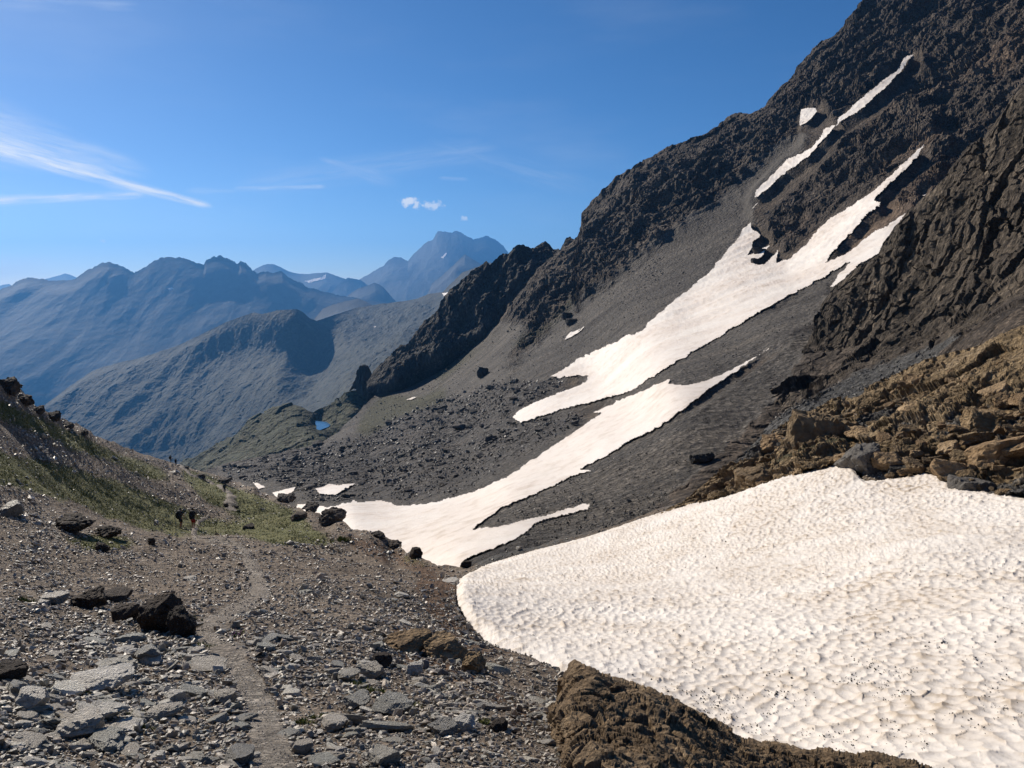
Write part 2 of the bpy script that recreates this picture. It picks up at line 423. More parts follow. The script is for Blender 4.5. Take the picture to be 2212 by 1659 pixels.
SCREE_M = raster(SCREE + [[(690,958),(760,890),(815,843),(870,820),(920,798),(1000,742),(1100,690),(1150,700),(1050,860),(900,862),(780,935)], SNOW['lower'], SNOW['tongue'][9:40]], 2)
BOULD_M = raster([BOULDERS], 2)
GREEN_M = raster([[(780,900),(830,850),(900,860),(980,830),(960,870),(860,900),(800,940),(760,950)], [(1100,745),(1190,690),(1240,640),(1270,610),(1250,660),(1170,730),(1110,770)], [(930,800),(1060,730),(1040,760),(940,830)]], 3)

B = Layer([(400,1020),(440,1018),(470,1008),(540,992),(620,978),(690,960),(730,930),(770,895),(815,850),(863,826),(913,805),(957,778),(996,748),(1037,722),(1075,705),(1130,640),(1190,560),(1241,524),(1246,512),(1254,487),(1264,461),(1280,440),(1300,420),(1330,382),(1382,347),(1420,326),(1460,312),(1500,298),(1530,285),(1570,255),(1590,248),(1625,250),(1650,236),(1690,196),(1720,165),(1740,130),(1760,110),(1800,85),(1830,60),(1850,30),(1868,0),(1900,-40),(2000,-150),(2400,-420)],
 [(990,1210,52),(900,1160,75),(760,1110,108),(650,1090,150),(560,1060,200),(470,1010,330),(930,1280,50),(600,1150,150),(440,1080,200),
  (1200,1150,58),(1400,1080,62),(1600,950,75),(1750,850,88),(1900,800,80),(2212,680,58),(2350,700,55),(2200,800,50),
  (1100,1060,86),(1300,950,98),(1440,830,108),(1700,730,112),(1000,1000,170),(1110,910,190),(1300,820,195),(1500,680,205),(1700,590,215),(1990,320,240),
  (900,950,245),(750,950,310),(690,962,345),(800,1040,190),(700,1040,200),(1100,840,260),
  (1230,720,300),(1000,800,400),(900,840,440),(815,860,455),(1640,440,315),(1750,280,345),(1980,140,340),
  (1270,470,440),(1350,370,430),(1460,312,425),(1600,250,425),(1740,130,425),(1868,0,425),(2100,-200,420),
  (1150,640,410),(1050,730,440),(2212,300,215),(2212,100,270),(2212,-100,320),(2212,500,150),(2100,450,190)], 1e-5)
def b_masks(u, v):
    w = 10 * np.stack([perlin(np.stack([u, v, u * 0], -1) / 23.0, 3), perlin(np.stack([u, v, u * 0], -1) / 23.0, 4)], -1)
    sc = sample(SCREE_M, u + w[..., 0], v + w[..., 1])
    P = B.P(u, v)                                         # debris chutes between the ribs, running down the fall line
    ch = fbm((P + 8 * np.stack([0 * u, fbm(P, 35, 3, 14), 0 * u], -1)) * np.array([.16, 1, .16]), 40, 3, 18)
    sc = np.maximum(sc, .85 * smooth(ch, .22, .42) * smooth(v - B.vtop(u), 15, 60))
    return sc, sample(BOULD_M, u + w[..., 0], v + w[..., 1])
def b_disp(P, N, U, V):
    d = np.linalg.norm(P, axis=-1)
    sc, bo = b_masks(U, V)
    sn = sample(SNOW_S, U, V); sw = sample(SNOW_W, U, V)
    k = np.clip(d / 260.0, 0.22, 1.6)                    # nearer rock faces are measured in smaller blocks
    Q = P * np.array([1, 1, 0.75]); QF = (P + 3 * np.stack([0 * d, fbm(P, 18, 3, 44), 0 * d], -1)) * np.array([.42, 1, .5])
    S = P + 2.5 * np.stack([perlin(P / 9, 41), perlin(P / 9, 42), perlin(P / 9, 43)], -1)
    rock = 4.0 * fbm(P * np.array([1, 1, .6]), 60, 3, 11, 0.5) + 6.5 * fbm((P + 9 * np.stack([0 * d, fbm(P, 40, 3, 14), 0 * d], -1)) * np.array([.2, 1, .2]), 34, 3, 15, .5, True) + 3.2 * fbm(P * np.array([1, 1, .7]), 21, 4, 12, .5, True) + 1.5 * blocks(QF, 9, 21, 1.2, .05) + .8 * blocks(QF, 4, 22, 1.3, .08) + 0.45 * blocks(Q, 2.2, 23, 1.4, 0) + .5 * fbm(P, 4.5, 4, 26, .6, True) + .35 * fbm(S, 2.2, 3, 25)
    rock = (rock - 4.2) * (.45 + .55 * smooth(V - B.vtop(U), 0, 70))
    scree = 0.45 * fbm(P, 25, 3, 51) + 0.10 * fbm(P, 1.2, 3, 53)
    bould = 1.1 * fbm(P, 22, 3, 61) + .45 * blocks(P, 3.4, 62, 1.3, 0) + .25 * fbm(P, 1.5, 3, 63)
    o = (rock * (1 - .93 * smooth(sw, .15, .8)) - 2.5 * smooth(sw, .15, .9)) * (1 - sc) * k
    o = o + scree * sc * (1 - bo) * np.clip(k, .4, 1) + bould * bo * np.clip(k, .4, 1)
    o = o * (1 - 0.95 * smooth(sn, 0.15, 0.6)) - 0.15 * sn + 4.5 * smooth(sample(SNOW_B, U, V), .05, .9)
    return N * o[..., None]
def b_attr(U, V, P):
    sc, bo = b_masks(U, V)
    return {'rust': smooth(fbm(P * np.array([.6, 1, .8]), 75, 4, 27), .0, .35) * (1 - sc) * (.35 + .65 * smooth(U, 1600, 2000)), 'scree': sc, 'boulders': bo, 'green': sample(GREEN_M, U, V)}
M_MOUNT = rock_mat('dark_mountain_rock', [(.024, .019, .015), (.074, .058, .044), (.19, .15, .113)], 9.0, 0.7,
                   [('rust', [(.038, .026, .018), (.125, .088, .060), (.26, .19, .135)]), ('scree', [(.064, .056, .048), (.094, .084, .072), (.14, .125, .108)]), ('boulders', [(.046, .041, .037), (.074, .067, .06), (.13, .12, .108)]),
                    ('green', [(.035, .038, .018), (.06, .058, .03), (.09, .08, .05)])], speck=0.45, speck_s=14.0, streak=(.018, .11, .018))
mountain = B.build('mountain', M_MOUNT, 396, 2700, 2.0, [(396, 1110), (560, 1130), (700, 1160), (800, 1230), (900, 1290), (1010, 1290), (1300, 1240), (1500, 1160), (1700, 1010), (1900, 900), (2336, 780), (2700, 640)], 640, b_disp, b_attr, back=60)
tag(mountain, 'big dark rocky mountainside with scree and snow strips rising on the right', 'mountain', kind='structure')

# --- cliff buttress in front of it
C = Layer([(1560,960),(1600,925),(1640,880),(1690,815),(1730,770),(1762,700),(1775,660),(1800,628),(1840,596),(1870,570),(1905,548),(1925,515),(1952,480),(1985,440),(2020,405),(2060,345),(2100,310),(2150,270),(2212,190),(2300,120),(2400,50),(2800,-220)],
 [(1570,960,84),(1700,930,66),(1800,880,60),(1640,880,92),(1730,770,100),(1770,690,102),(1830,620,100),(1900,550,96),(1985,440,91),(2100,310,86),(2212,190,82),(2350,100,78),
  (1800,800,86),(1900,780,78),(2000,740,74),(2100,700,68),(2212,650,62),(2350,600,56),(1900,660,92),(2050,560,82),(2212,440,73),(2350,350,68),(2212,760,48),(2000,840,52)], 1e-5)
CSC = raster([[(1560,965),(1650,910),(1760,850),(1850,810),(1950,775),(2050,735),(2212,675),(2350,630),(2800,450),(2800,800),(1500,1100)]], 2)
def c_disp(P, N, U, V):
    w = 9 * perlin(np.stack([U, V, U * 0], -1) / 30.0, 9)
    sc = sample(CSC, U + w, V + w); k = np.clip(np.linalg.norm(P, axis=-1) / 110, .4, 1.3)
    Q = P * np.array([1, 1, 0.32])
    rock = 2.4 * fbm(Q, 15, 4, 111, 0.5, True) + 1.1 * blocks(Q, 6, 121, 1.2, .1) + .8 * blocks(Q, 3.4, 122, 1.3, .1) + .35 * blocks(P, 1.5, 123, 1.3, 0) + .3 * fbm(P, 2.2, 4, 126, .6, True) + .25 * fbm(P, 1.1, 3, 124)
    o = (rock - 1.5) * k * (1 - sc) + sc * (0.3 * fbm(P, 8, 3, 131) + 0.15 * blocks(P, .8, 132))
    top = C.vtop(U); o = o * (0.4 + 0.6 * smooth(V - top, 0, 30))
    return N * o[..., None]
M_CLIFF = rock_mat('dark_cliff_rock', [(.022, .017, .012), (.075, .058, .041), (.20, .158, .113)], 5.0, 0.7,
                   [('scree', [(.06, .058, .053), (.085, .082, .076), (.125, .12, .112)])], speck=0.4, speck_s=12.0, stretch=(1, 1, .45))
cliff = C.build('cliff', M_CLIFF, 1556, 2760, 2.0, [(1556, 1010), (1700, 980), (1850, 900), (2340, 800), (2760, 700)], 420, c_disp, lambda U, V, P: {'scree': sample(CSC, U, V)}, back=25)
tag(cliff, 'dark vertical cliff buttress between the long snow strips and the ochre rocks', 'cliff', kind='structure')

# --- dark serrated ridge at the end of the mountainside
E = Layer([(795,822),(810,797),(835,775),(857,756),(881,738),(895,718),(913,694),(930,682),(946,668),(953,650),(972,629),(993,611),(1005,596),(1019,585),(1035,572),(1049,563),(1057,572),(1078,551),(1099,547),(1108,538),(1120,533),(1155,532),(1170,522),(1188,528),(1194,537),(1211,537),(1218,524),(1223,516),(1232,511),(1239,518),(1250,530),(1280,540),(1330,560)],
 [(800,830,458),(863,826,450),(957,780,445),(1037,726,442),(1130,640,444),(1241,540,452),(810,797,468),(881,738,466),(946,668,466),(1049,563,466),(1120,533,464),(1188,528,462),(1232,511,462),(1280,540,455),(1000,690,452),(1100,620,452),(1150,700,455),(900,850,475),(1000,800,470)], 1e-5)
def e_disp(P, N, U, V):
    Q = P * np.array([1, 1, 0.4])
    o = 7 * fbm(Q * np.array([1, 1, .6]), 36, 5, 211, 0.55, True) + .9 * blocks(Q, 14, 221, 1.0, 0) + .6 * blocks(Q, 6, 222, 1.2, 0) + .8 * blocks(P, 4, 223, 1.3, 0)
    base = np.interp(U, [800, 863, 913, 957, 996, 1037, 1075, 1130, 1241], [826, 826, 805, 780, 750, 724, 706, 642, 535])
    return N * ((o - 3) * (0.35 + 0.65 * smooth(V - E.vtop(U), 0, 25)) * (.15 + .85 * smooth(base - V, -5, 45)))[..., None]
M_RIDGE = rock_mat('ridge_rock', [(.022, .022, .021), (.05, .046, .04), (.10, .085, .07)], 14.0, 0.7, speck=0.3, speck_s=10.0, stretch=(1, 1, .4))
ridge = E.build('ridge', M_RIDGE, 792, 1330, 1.6, [(792, 850), (863, 845), (957, 805), (1037, 750), (1130, 680), (1241, 590), (1330, 600)], 170, e_disp, back=70, jag=10)
tag(ridge, 'dark jagged rock ridge facing away from the sun behind the scree', 'ridge', kind='structure')

# --- hillock with the tarn
FH = Layer([(380,1020),(400,1002),(440,985),(470,968),(510,938),(545,912),(580,895),(620,879),(650,884),(672,892),(700,884),(740,862),(770,842),(800,828),(860,800),(940,780)],
 [(400,1004,900),(470,968,800),(545,912,700),(620,879,660),(672,895,640),(740,862,640),(800,828,619),(900,800,650),(430,1020,640),(520,990,560),(600,960,540),(690,935,560),(760,900,610),(690,960,481),(560,1010,481),(694,918,619),(710,905,640),(850,850,640),(800,860,640),(930,800,660),(780,930,600)], 1e-4)
TARN = [(680,908),(690,910),(705,911),(714,917),(710,922),(699,926),(691,929),(683,927),(684,920),(681,915)]
TARN_M = raster([TARN], 2)
def f_disp(P, N, U, V):
    o = 7 * fbm(P, 90, 4, 311, 0.5, True) + 2.2 * blocks(P, 24, 321, 1.0, 0) + 1 * blocks(P, 9, 322, 1.3, 0)
    o = o * (1 - smooth(sample(TARN_M, U, V), 0.02, 0.25)) - 1.2 * smooth(sample(TARN_M, U, V), 0.02, .5)
    return N * o[..., None]
M_HILL = rock_mat('grassy_hill', [(.022, .030, .012), (.050, .054, .024), (.10, .086, .055)], 30.0, 0.6, speck=0.3, speck_s=10.0)
hillock = FH.build('hillock', M_HILL, 372, 930, 1.8, [(372, 1060), (560, 1040), (700, 990), (930, 850)], 160, f_disp, back=60)
tag(hillock, 'brown green hillock in the valley holding a small blue tarn', 'hill', kind='structure')

# --- round hill and its long green flank
G = Layer([(60,905),(110,868),(150,838),(200,805),(260,785),(330,768),(390,745),(445,722),(500,693),(530,682),(548,675),(565,679),(600,671),(640,669),(655,676),(668,688),(683,694),(720,682),(766,669),(800,664),(839,658),(870,654),(899,650),(928,637),(957,632),(1000,590),(1060,570)],
 [(60,905,2660),(110,868,2700),(200,805,2900),(330,768,2900),(445,722,2850),(548,675,2750),(640,669,2650),(683,694,2700),(766,669,3100),(899,650,3100),(1000,600,3000),
  (600,765,2560),(650,745,2590),(665,800,2540),(700,745,2640),(720,790,2500),(600,835,2250),(690,850,2200),(400,850,2580),(250,860,2640),(480,790,2690),(550,780,2610),(300,960,2380),(400,1000,2300),(550,900,2200),(150,900,2600),
  (800,760,2300),(900,700,2600),(850,790,1900),(760,840,1800),(500,1000,2050),(640,920,1950)], 1e-4)
def g_disp(P, N, U, V):
    Q = P * np.array([1, .35, 0.5])
    o = 30 * fbm(Q, 330, 5, 411, 0.5, True) + 9 * fbm(P * np.array([1, .5, .7]), 70, 5, 422, .62) + 2.2 * blocks(P * np.array([1, .6, .8]), 28, 423, 1, 0)
    return N * (o * (0.3 + 0.7 * smooth(V - G.vtop(U), 0, 30)))[..., None]
M_GREEN = rock_mat('alpine_slope', [(.008, .012, .007), (.019, .024, .014), (.055, .055, .038)], 120.0, 0.25, speck=0.3, speck_s=8.0)
hill = G.build('hill', M_GREEN, 56, 1062, 1.7, [(56, 1010), (300, 1040), (560, 1040), (760, 960), (1062, 760)], 300, g_disp, back=300)
tag(hill, 'round topped dark hill with a long green flank falling to the left', 'hill', kind='structure')

# --- distant ranges
def far_disp(amp, wl, seed, L, fine=1.0):
    def f(P, N, U, V):
        Q = P * np.array([1, .16, 0.22]); Q = Q + wl * .12 * np.stack([fbm(P, wl * .5, 3, seed + 1), fbm(P, wl * .5, 3, seed + 2), 0 * P[..., 0]], -1)
        o = amp * fbm(Q, wl, 5, seed, 0.48, True) + amp * 0.12 * fine * fbm(P * np.array([1, .4, .5]), wl * .14, 5, seed + 10, .6)
        return N * (o * (0.15 + 0.85 * smooth(V - L.vtop(U), 0, 40)))[..., None]
    return f
M_FAR = rock_mat('far_mountain_rock', [(.010, .014, .014), (.022, .026, .024), (.045, .045, .040)], 500.0, 0.12, speck=0.2)
H = Layer([(-60,650),(0,629),(25,618),(45,605),(60,601),(85,603),(110,606),(140,608),(165,603),(190,583),(205,577),(220,571),(236,567),(255,572),(275,582),(290,590),(310,580),(335,563),(355,556),(372,555),(390,557),(405,560),(425,569),(440,573),(446,562),(460,557),(475,554),(490,557),(512,572),(519,566),(530,570),(545,585),(556,592),(575,588),(590,590),(610,588),(625,602),(660,620),(700,632),(740,640),(790,648),(860,662)],
 [(0,629,5643),(110,606,5712),(236,567,5712),(290,590,5643),(370,555,5781),(475,554,5850),(560,592,5884),(620,600,5919),(740,640,5988),(860,665,5988),(0,760,4882),(150,720,5090),(300,720,5090),(450,690,5297),(600,690,5504),(700,700,5504),(60,850,4502),(250,800,4709),(400,760,4951),(560,700,5332),(100,960,4329),(320,700,5159),(520,650,5573),(800,720,5435)], 1e-4)
r1 = H.build('mountain_range', M_FAR, -60, 860, 1.8, [(-60, 1000), (200, 900), (500, 760), (860, 720)], 240, far_disp(70, 1500, 511, H), back=900, jag=7)
tag(r1, 'hazy blue mountain range with rounded summits across the valley on the left', 'mountain range', kind='structure')
I1 = Layer([(540,590),(556,580),(575,572),(590,571),(605,578),(625,588),(650,594),(690,591),(706,590),(725,597),(745,604),(770,620),(800,640)],
 [(540,600,9800),(590,571,10000),(650,594,10000),(706,590,9900),(770,620,9800),(650,640,9200),(740,650,9200)], 1e-4)
r2 = I1.build('mountain_range', M_FAR, 536, 800, 1.8, [(536, 680), (800, 690)], 60, far_disp(90, 1800, 531, I1), back=800, jag=2)
tag(r2, 'pale far range with snow flecks behind the dip of the blue range', 'mountain range', kind='structure')
I2 = Layer([(690,650),(705,642),(721,628),(735,612),(751,600),(765,603),(780,606),(800,622),(830,650)], [(690,650,8900),(751,600,9000),(830,650,8900),(750,680,8500)], 1e-4)
r3 = I2.build('mountain', M_FAR, 690, 830, 1.6, [(690, 700), (830, 700)], 50, far_disp(70, 1500, 541, I2), back=900, jag=2)
tag(r3, 'small rounded hazy peak left of the high massif', 'mountain', kind='structure')
I3 = Layer([(715,665),(739,650),(760,634),(775,625),(795,618),(810,612),(820,617),(828,622),(840,636),(851,649),(870,668)], [(715,665,6800),(810,612,7000),(870,668,6800),(790,690,6300)], 1e-4)
r4 = I3.build('mountain', M_FAR, 716, 870, 1.6, [(716, 720), (870, 720)], 50, far_disp(60, 1200, 551, I3), back=700, jag=2)
tag(r4, 'dark hazy pyramid peak in front of the high massif', 'mountain', kind='structure')
I4 = Layer([(660,710),(680,690),(698,668),(720,659),(745,652),(775,646),(790,652),(804,660),(830,672),(860,690)], [(660,710,4000),(775,646,4200),(860,690,4000),(750,730,3700)], 1e-4)
r5 = I4.build('hill', M_FAR, 660, 862, 1.6, [(660, 750), (862, 730)], 50, far_disp(35, 600, 561, I4), back=400, jag=2)
tag(r5, 'low dark hump behind the right shoulder of the round hill', 'hill', kind='structure')
J = Layer([(740,632),(777,605),(800,592),(828,575),(840,562),(851,557),(862,558),(875,561),(882,564),(895,549),(907,537),(918,527),(925,522),(935,520),(940,510),(946,500),(960,501),(975,505),(980,501),(987,499),(998,505),(1022,518),(1035,514),(1049,510),(1060,514),(1075,522),(1088,535),(1098,548),(1120,570),(1160,590)],
 [(740,635,10000),(851,557,10500),(882,564,10400),(946,500,10600),(987,499,10600),(1049,510,10700),(1120,575,10500),(830,640,9000),(900,640,8700),(960,620,9000),(1040,600,9500),(960,550,9900),(870,610,9300)], 1e-4)
r6 = J.build('mountain', M_FAR, 738, 1160, 1.6, [(738, 690), (1160, 680)], 120, far_disp(90, 1500, 571, J), back=900, jag=5)
tag(r6, 'high pale blue massif with three blunt summits standing on the horizon', 'mountain', kind='structure')
J2 = Layer([(900,665),(912,655),(925,635),(934,614),(957,596),(972,582),(990,565),(1005,551),(1016,560),(1034,569),(1060,585),(1100,600)], [(900,665,6600),(957,596,7000),(1005,551,7300),(1100,600,7200),(1000,640,6300)], 1e-4)
r7 = J2.build('mountain', M_FAR, 900, 1100, 1.5, [(900, 700), (1100, 690)], 70, far_disp(90, 900, 581, J2), back=700, jag=3)
tag(r7, 'pointed grey peak standing in front of the high massif beside the dark ridge', 'mountain', kind='structure')
K = Layer([(-80,632),(-20,622),(0,618),(20,614),(40,625),(70,622),(100,603),(125,597),(142,592),(155,596),(170,603),(230,625)], [(-80,632,11800),(0,618,11800),(142,592,12000),(230,625,11800),(80,660,11000)], 1e-4)
r8 = K.build('mountain_range', M_FAR, -80, 230, 2.0, [(-80, 680), (230, 680)], 40, far_disp(110, 1700, 591, K), back=600, jag=1)
tag(r8, 'palest far off range peeping over the left end of the blue range', 'mountain range', kind='structure')

# --- water
M_WATER, T = new_mat('tarn_water')
nz = T.noise(T.n('ShaderNodeNewGeometry', 'Position'), 0.6, 4, 0.6)
finish(T, (.03, .09, .16), 0.12, T.n('ShaderNodeBump', 0, i_Strength=0.15, i_Distance=0.3, i_Height=nz), 0.5)
def water(poly, L, name, label):
    P = np.array([L.P(np.array([u], float), np.array([v], float))[0] for u, v in poly])
    c = P.mean(0); z = c[2]
    pts = [ray(np.array([u], float), np.array([v], float))[0] for u, v in poly]
    pts = [p * (z / p[2]) for p in pts]
    bm = bmesh.new(); f = bm.faces.new([bm.verts.new(p) for p in pts]); bm.normal_update()
    if f.normal.z < 0: f.normal_flip()
    ext = bmesh.ops.inset_region(bm, faces=[f], thickness=0.2)
    me = bpy.data.meshes.new(name); bm.to_mesh(me); bm.free()
    return tag(link(name, me, M_WATER), label, 'lake', kind='structure')
water(TARN, FH, 'tarn', 'small blue tarn on the hillock in the valley')
water([(384,997),(398,991),(418,990),(432,993),(424,997),(408,1001),(390,1002)], G, 'tarn', 'distant strip of water beside the two hikers on the skyline')

# ------------------------------------------------------------------ near ground: a height field round the lens
def at(u, v, d):
    return ray(np.array([u], float), np.array([v], float))[0] * d
CREST = [(-1100,250,20),(-420,560,26),(-200,690,34),(0,812,54),(40,835,60),(80,880,66),(130,905,80),(160,918,95),(200,940,120),(260,962,155),(310,984,200),(370,1001,255),(400,1008,250),(440,1020,232),(480,1031,212),(520,1045,182),(560,1059,150),(600,1077,125),(645,1099,103),(690,1113,88),(725,1123,78),(780,1143,66),(825,1160,57),(880,1190,48),(925,1212,42),(960,1219,38),(1010,1222,37),(1100,1198,37),(1250,1158,37),(1400,1110,37),(1480,1080,38),(1500,1062,39),(1560,1015,40),(1650,945,42),(1700,912,43),(1800,862,43),(1900,822,42),(2000,777,40),(2100,752,38),(2212,712,36),(2400,630,33),(2700,520,30),(3300,280,26)]
CTRL = CREST + [
 (0,1000,42),(0,1200,17),(0,1400,7.6),(0,1659,4.3),(-300,1400,5.2),(-300,1000,20),(200,1150,34),(250,1080,58),(350,1060,88),(200,1000,76),(100,940,56),(300,1020,120),(390,1137,78),(440,1120,86),
 (420,1142,79),(485,1064,154),(380,1007,250),(493,1167,46),(530,1190,31),(544,1230,20.8),(561,1264,16.2),(544,1298,13.4),(510,1319,12),(435,1383,9.2),(300,1300,12.5),(150,1250,17),(200,1450,7.4),(510,1435,7.9),(561,1520,6.2),(595,1659,4.5),(1000,1659,4.6),
 (700,1200,29),(740,1135,70),(750,1150,52),(650,1110,85),(560,1090,100),(800,1250,19),(800,1350,11.5),(850,1450,8.0),(900,1300,15.5),
 (985,1270,24),(1040,1370,14.5),(1100,1420,11.6),(1240,1470,10),(1180,1540,6.6),(1200,1659,4.8),(1560,1600,8.3),(1700,1640,7.5),(2100,1700,6.3),(2212,1659,6.6),(2400,1659,6.6),
 (1250,1200,32),(1500,1120,32),(1690,1032,32),(1903,979,29),(2040,1040,25),(2212,1072,21.5),(2400,1085,19),(3100,1180,14),(3200,1600,6.5),(2700,1800,6),(1400,1300,18),(1700,1250,18.5),(2000,1200,17),(2212,1300,12.5),(1500,1450,11),(1800,1480,9.6),
 (1800,950,36),(2000,900,32),(2212,900,27),(2400,900,23)]
pts = np.array([at(*c) for c in CTRL])
extra = np.array([(0, 0, -EYE), (-2.2, .6, -EYE + .35), (2.2, .6, -EYE - .5), (0, -4, -EYE + 1.0), (-6, -4, .3), (6, -4, -1.6), (-16, 2, 3.0), (14, 4, -2.5)])
pts = np.concatenate([pts, extra])
H0 = tps_fit(pts[:, :2] / 50.0, pts[:, 2], 1e-4)
cr = np.array([at(*c) for c in CREST])
cr_az = np.arctan2(cr[:, 0], cr[:, 1]); cr_r = np.hypot(cr[:, 0], cr[:, 1])
NA, NR, NB = 1800, 600, 26
AZ = np.linspace(math.radians(-54), math.radians(57), NA)
RC = np.exp(np.interp(AZ, cr_az, np.log(cr_r))); ZC = np.interp(AZ, cr_az, cr[:, 2] / cr_r) * RC
R0 = 1.3
tt = np.linspace(0, 1, NR)
RG = R0 * (RC[:, None] / R0) ** tt[None]
XY = np.stack([RG * np.sin(AZ)[:, None], RG * np.cos(AZ)[:, None]], -1)
# the smooth height comes from a coarser set of rings and is spread over the fine ones
ci = np.arange(0, NA, 4); ci = np.append(ci[ci < NA - 1], NA - 1); cj = np.append(np.arange(0, NR - 1, 4), NR - 1)
hc = H0(XY[np.ix_(ci, cj)] / 50.0)
hh = np.stack([np.interp(np.arange(NR), cj, row) for row in hc])
HB = np.stack([np.interp(np.arange(NA), ci, hh[:, j]) for j in range(NR)], 1)
HB += (ZC - HB[:, -1])[:, None] * smooth(RG / RC[:, None], .6, 1.0)
HB = np.minimum(HB, RG * (ZC / RC)[:, None] - .0012 * RG * (1 - RG / RC[:, None]))      # nothing rises above the skyline before it
GP = np.concatenate([XY, HB[..., None]], -1)

GRASS = [[(-100,960),(0,975),(60,990),(150,1010),(250,1040),(330,1072),(400,1098),(440,1118),(520,1130),(600,1133),(680,1148),(740,1163),(640,1168),(560,1166),(480,1152),(380,1160),(300,1140),(180,1095),(90,1065),(0,1045),(-100,1030)],
 [(-60,840),(0,862),(60,890),(130,922),(180,950),(260,982),(330,1005),(385,1036),(330,1038),(240,1000),(150,968),(60,925),(0,900),(-60,880)],
 [(385,1008),(450,1030),(520,1058),(600,1088),(660,1115),(690,1140),(620,1132),(520,1118),(450,1085),(400,1040)],
 [(860,1200),(940,1213),(930,1222),(870,1216)], [(560,1165),(700,1168),(760,1180),(600,1178)], [(120,1165),(240,1150),(320,1175),(200,1190)]]
OCHRE = [[(1470,1085),(1500,1055),(1560,1005),(1650,935),(1700,905),(1900,815),(2212,700),(2500,600),(3300,260),(3300,1230),(2212,1078),(2040,1046),(1900,1000),(1850,1030),(1690,1036),(1500,1092)]]
SOIL = [[(925,1228),(990,1240),(985,1290),(1002,1345),(1045,1390),(1100,1416),(1240,1475),(1180,1450),(1060,1425),(985,1390),(930,1330),(890,1270)], [(820,1370),(900,1360),(1000,1400),(1060,1480),(1180,1560),(1150,1580),(1000,1470),(850,1420)], [(700,1140),(800,1165),(900,1205),(960,1222),(900,1235),(780,1200)]]
GRAY = [[(1000,1215),(1250,1150),(1400,1105),(1500,1060),(1600,975),(1700,905),(1720,930),(1600,1010),(1480,1088),(1250,1166),(1040,1226)]]
PATHL = [(600,1700),(596,1659),(580,1590),(561,1520),(535,1470),(505,1432),(460,1400),(437,1383),(450,1350),(500,1322),(535,1303),(556,1284),(560,1264),(552,1245),(543,1228),(535,1208),(528,1190),(512,1175),(493,1168),(462,1165),(436,1164),(420,1162),(416,1152),(421,1140),(428,1128),(440,1117),(446,1108)]
PATHU = [(500,1106),(493,1098),(492,1088),(496,1079),(499,1073),(493,1065),(486,1059),(476,1053),(463,1050),(455,1042),(444,1037),(425,1033),(412,1026),(402,1018),(392,1011),(382,1006.5)]
def band(line, wf):
    l, r = [], []
    for i, (x, y) in enumerate(line):
        a = np.array(line[max(i - 1, 0)]); b = np.array(line[min(i + 1, len(line) - 1)]); t = (b - a) / (np.linalg.norm(b - a) + 1e-6)
        w = wf(y); l.append((x - t[1] * w, y + t[0] * w * .6)); r.append((x + t[1] * w, y - t[0] * w * .6))
    return l + r[::-1]
pw = lambda y: 3 + max(0, (y - 1120)) * 0.075
GRASS_M = raster(GRASS, 2); OCHRE_M = raster(OCHRE, 1); SOIL_M = raster(SOIL, 3); GRAY_M = raster(GRAY, 2); NEAR_M = raster([SNOW['near']], 1); NEAR_W = raster([SNOW['near']], 3)
PATH_M = raster([band(PATHL, pw), band(PATHU, lambda y: 3.5)], 1)
def a_masks(U, V):
    q = np.stack([U, V, U * 0], -1)
    w = 14 * np.clip((V - 800) / 300, .3, 1.2)[..., None] * np.stack([fbm(q, 40, 3, 71), fbm(q, 40, 3, 74)], -1)
    g = sample(GRASS_M, U + w[..., 0], V + .6 * w[..., 1]); o = sample(OCHRE_M, U + w[..., 0], V + w[..., 1]); s = sample(SOIL_M, U + 2 * w[..., 0], V + w[..., 1])
    return g, o, s, sample(GRAY_M, U, V)
GU, GV, GD = project(GP)
mg, mo, ms, mgr = a_masks(GU, GV)
sn = sample(NEAR_W, GU, GV); ptm = sample(PATH_M, GU, GV)
N = normals(GP)
sc_ = np.clip(GD / 40, .12, 1.6)
rough = sc_ * (0.55 * fbm(GP, 7.0, 4, 81)) + 0.10 * (.3 + .7 * smooth(GD, 3, 12)) * fbm(GP, 1.7, 4, 82) * np.clip(GD / 8, .5, 1.4) + 0.03 * fbm(GP, .4, 3, 83) * np.clip(GD / 9, .35, 1.5)
turf = 0.4 * sc_ * fbm(GP, 2.2, 3, 91)
QH = GP * np.array([1, 1, .8])
och = .5 * fbm(QH, 5, 3, 95) - .8
off = rough * (1 - mg) * (1 - .75 * ptm) + turf * mg
off = off * (1 - mo) + (och + .1) * mo
off = off * (1 - .9 * smooth(sn, .3, .9)) - 0.35 * np.clip(GD / 18, .3, 1.2) * smooth(sn, .35, .95)
GQ = GP + np.array([0, 0, 1.0]) * off[..., None]
GQ[:, 0, 2] = np.minimum(GQ[:, 0, 2], -1.2)
back = [GQ]
for k in range(1, NB):
    s = (k / (NB - 1)) ** 1.6 * RC * 0.55 + .15 * k
    q = GQ[:, -1].copy(); q[:, 0] += np.sin(AZ) * s; q[:, 1] += np.cos(AZ) * s; q[:, 2] = GQ[:, -1, 2] * (1 + 0 * s) - s * 0.95
    q[:, 2] += .05 * s * perlin(q / 4, 17)
    back.append(q[:, None])
GA = np.concatenate(back, 1)
def ext(a): return np.concatenate([a] + [a[:, -1:]] * (NB - 1), 1)
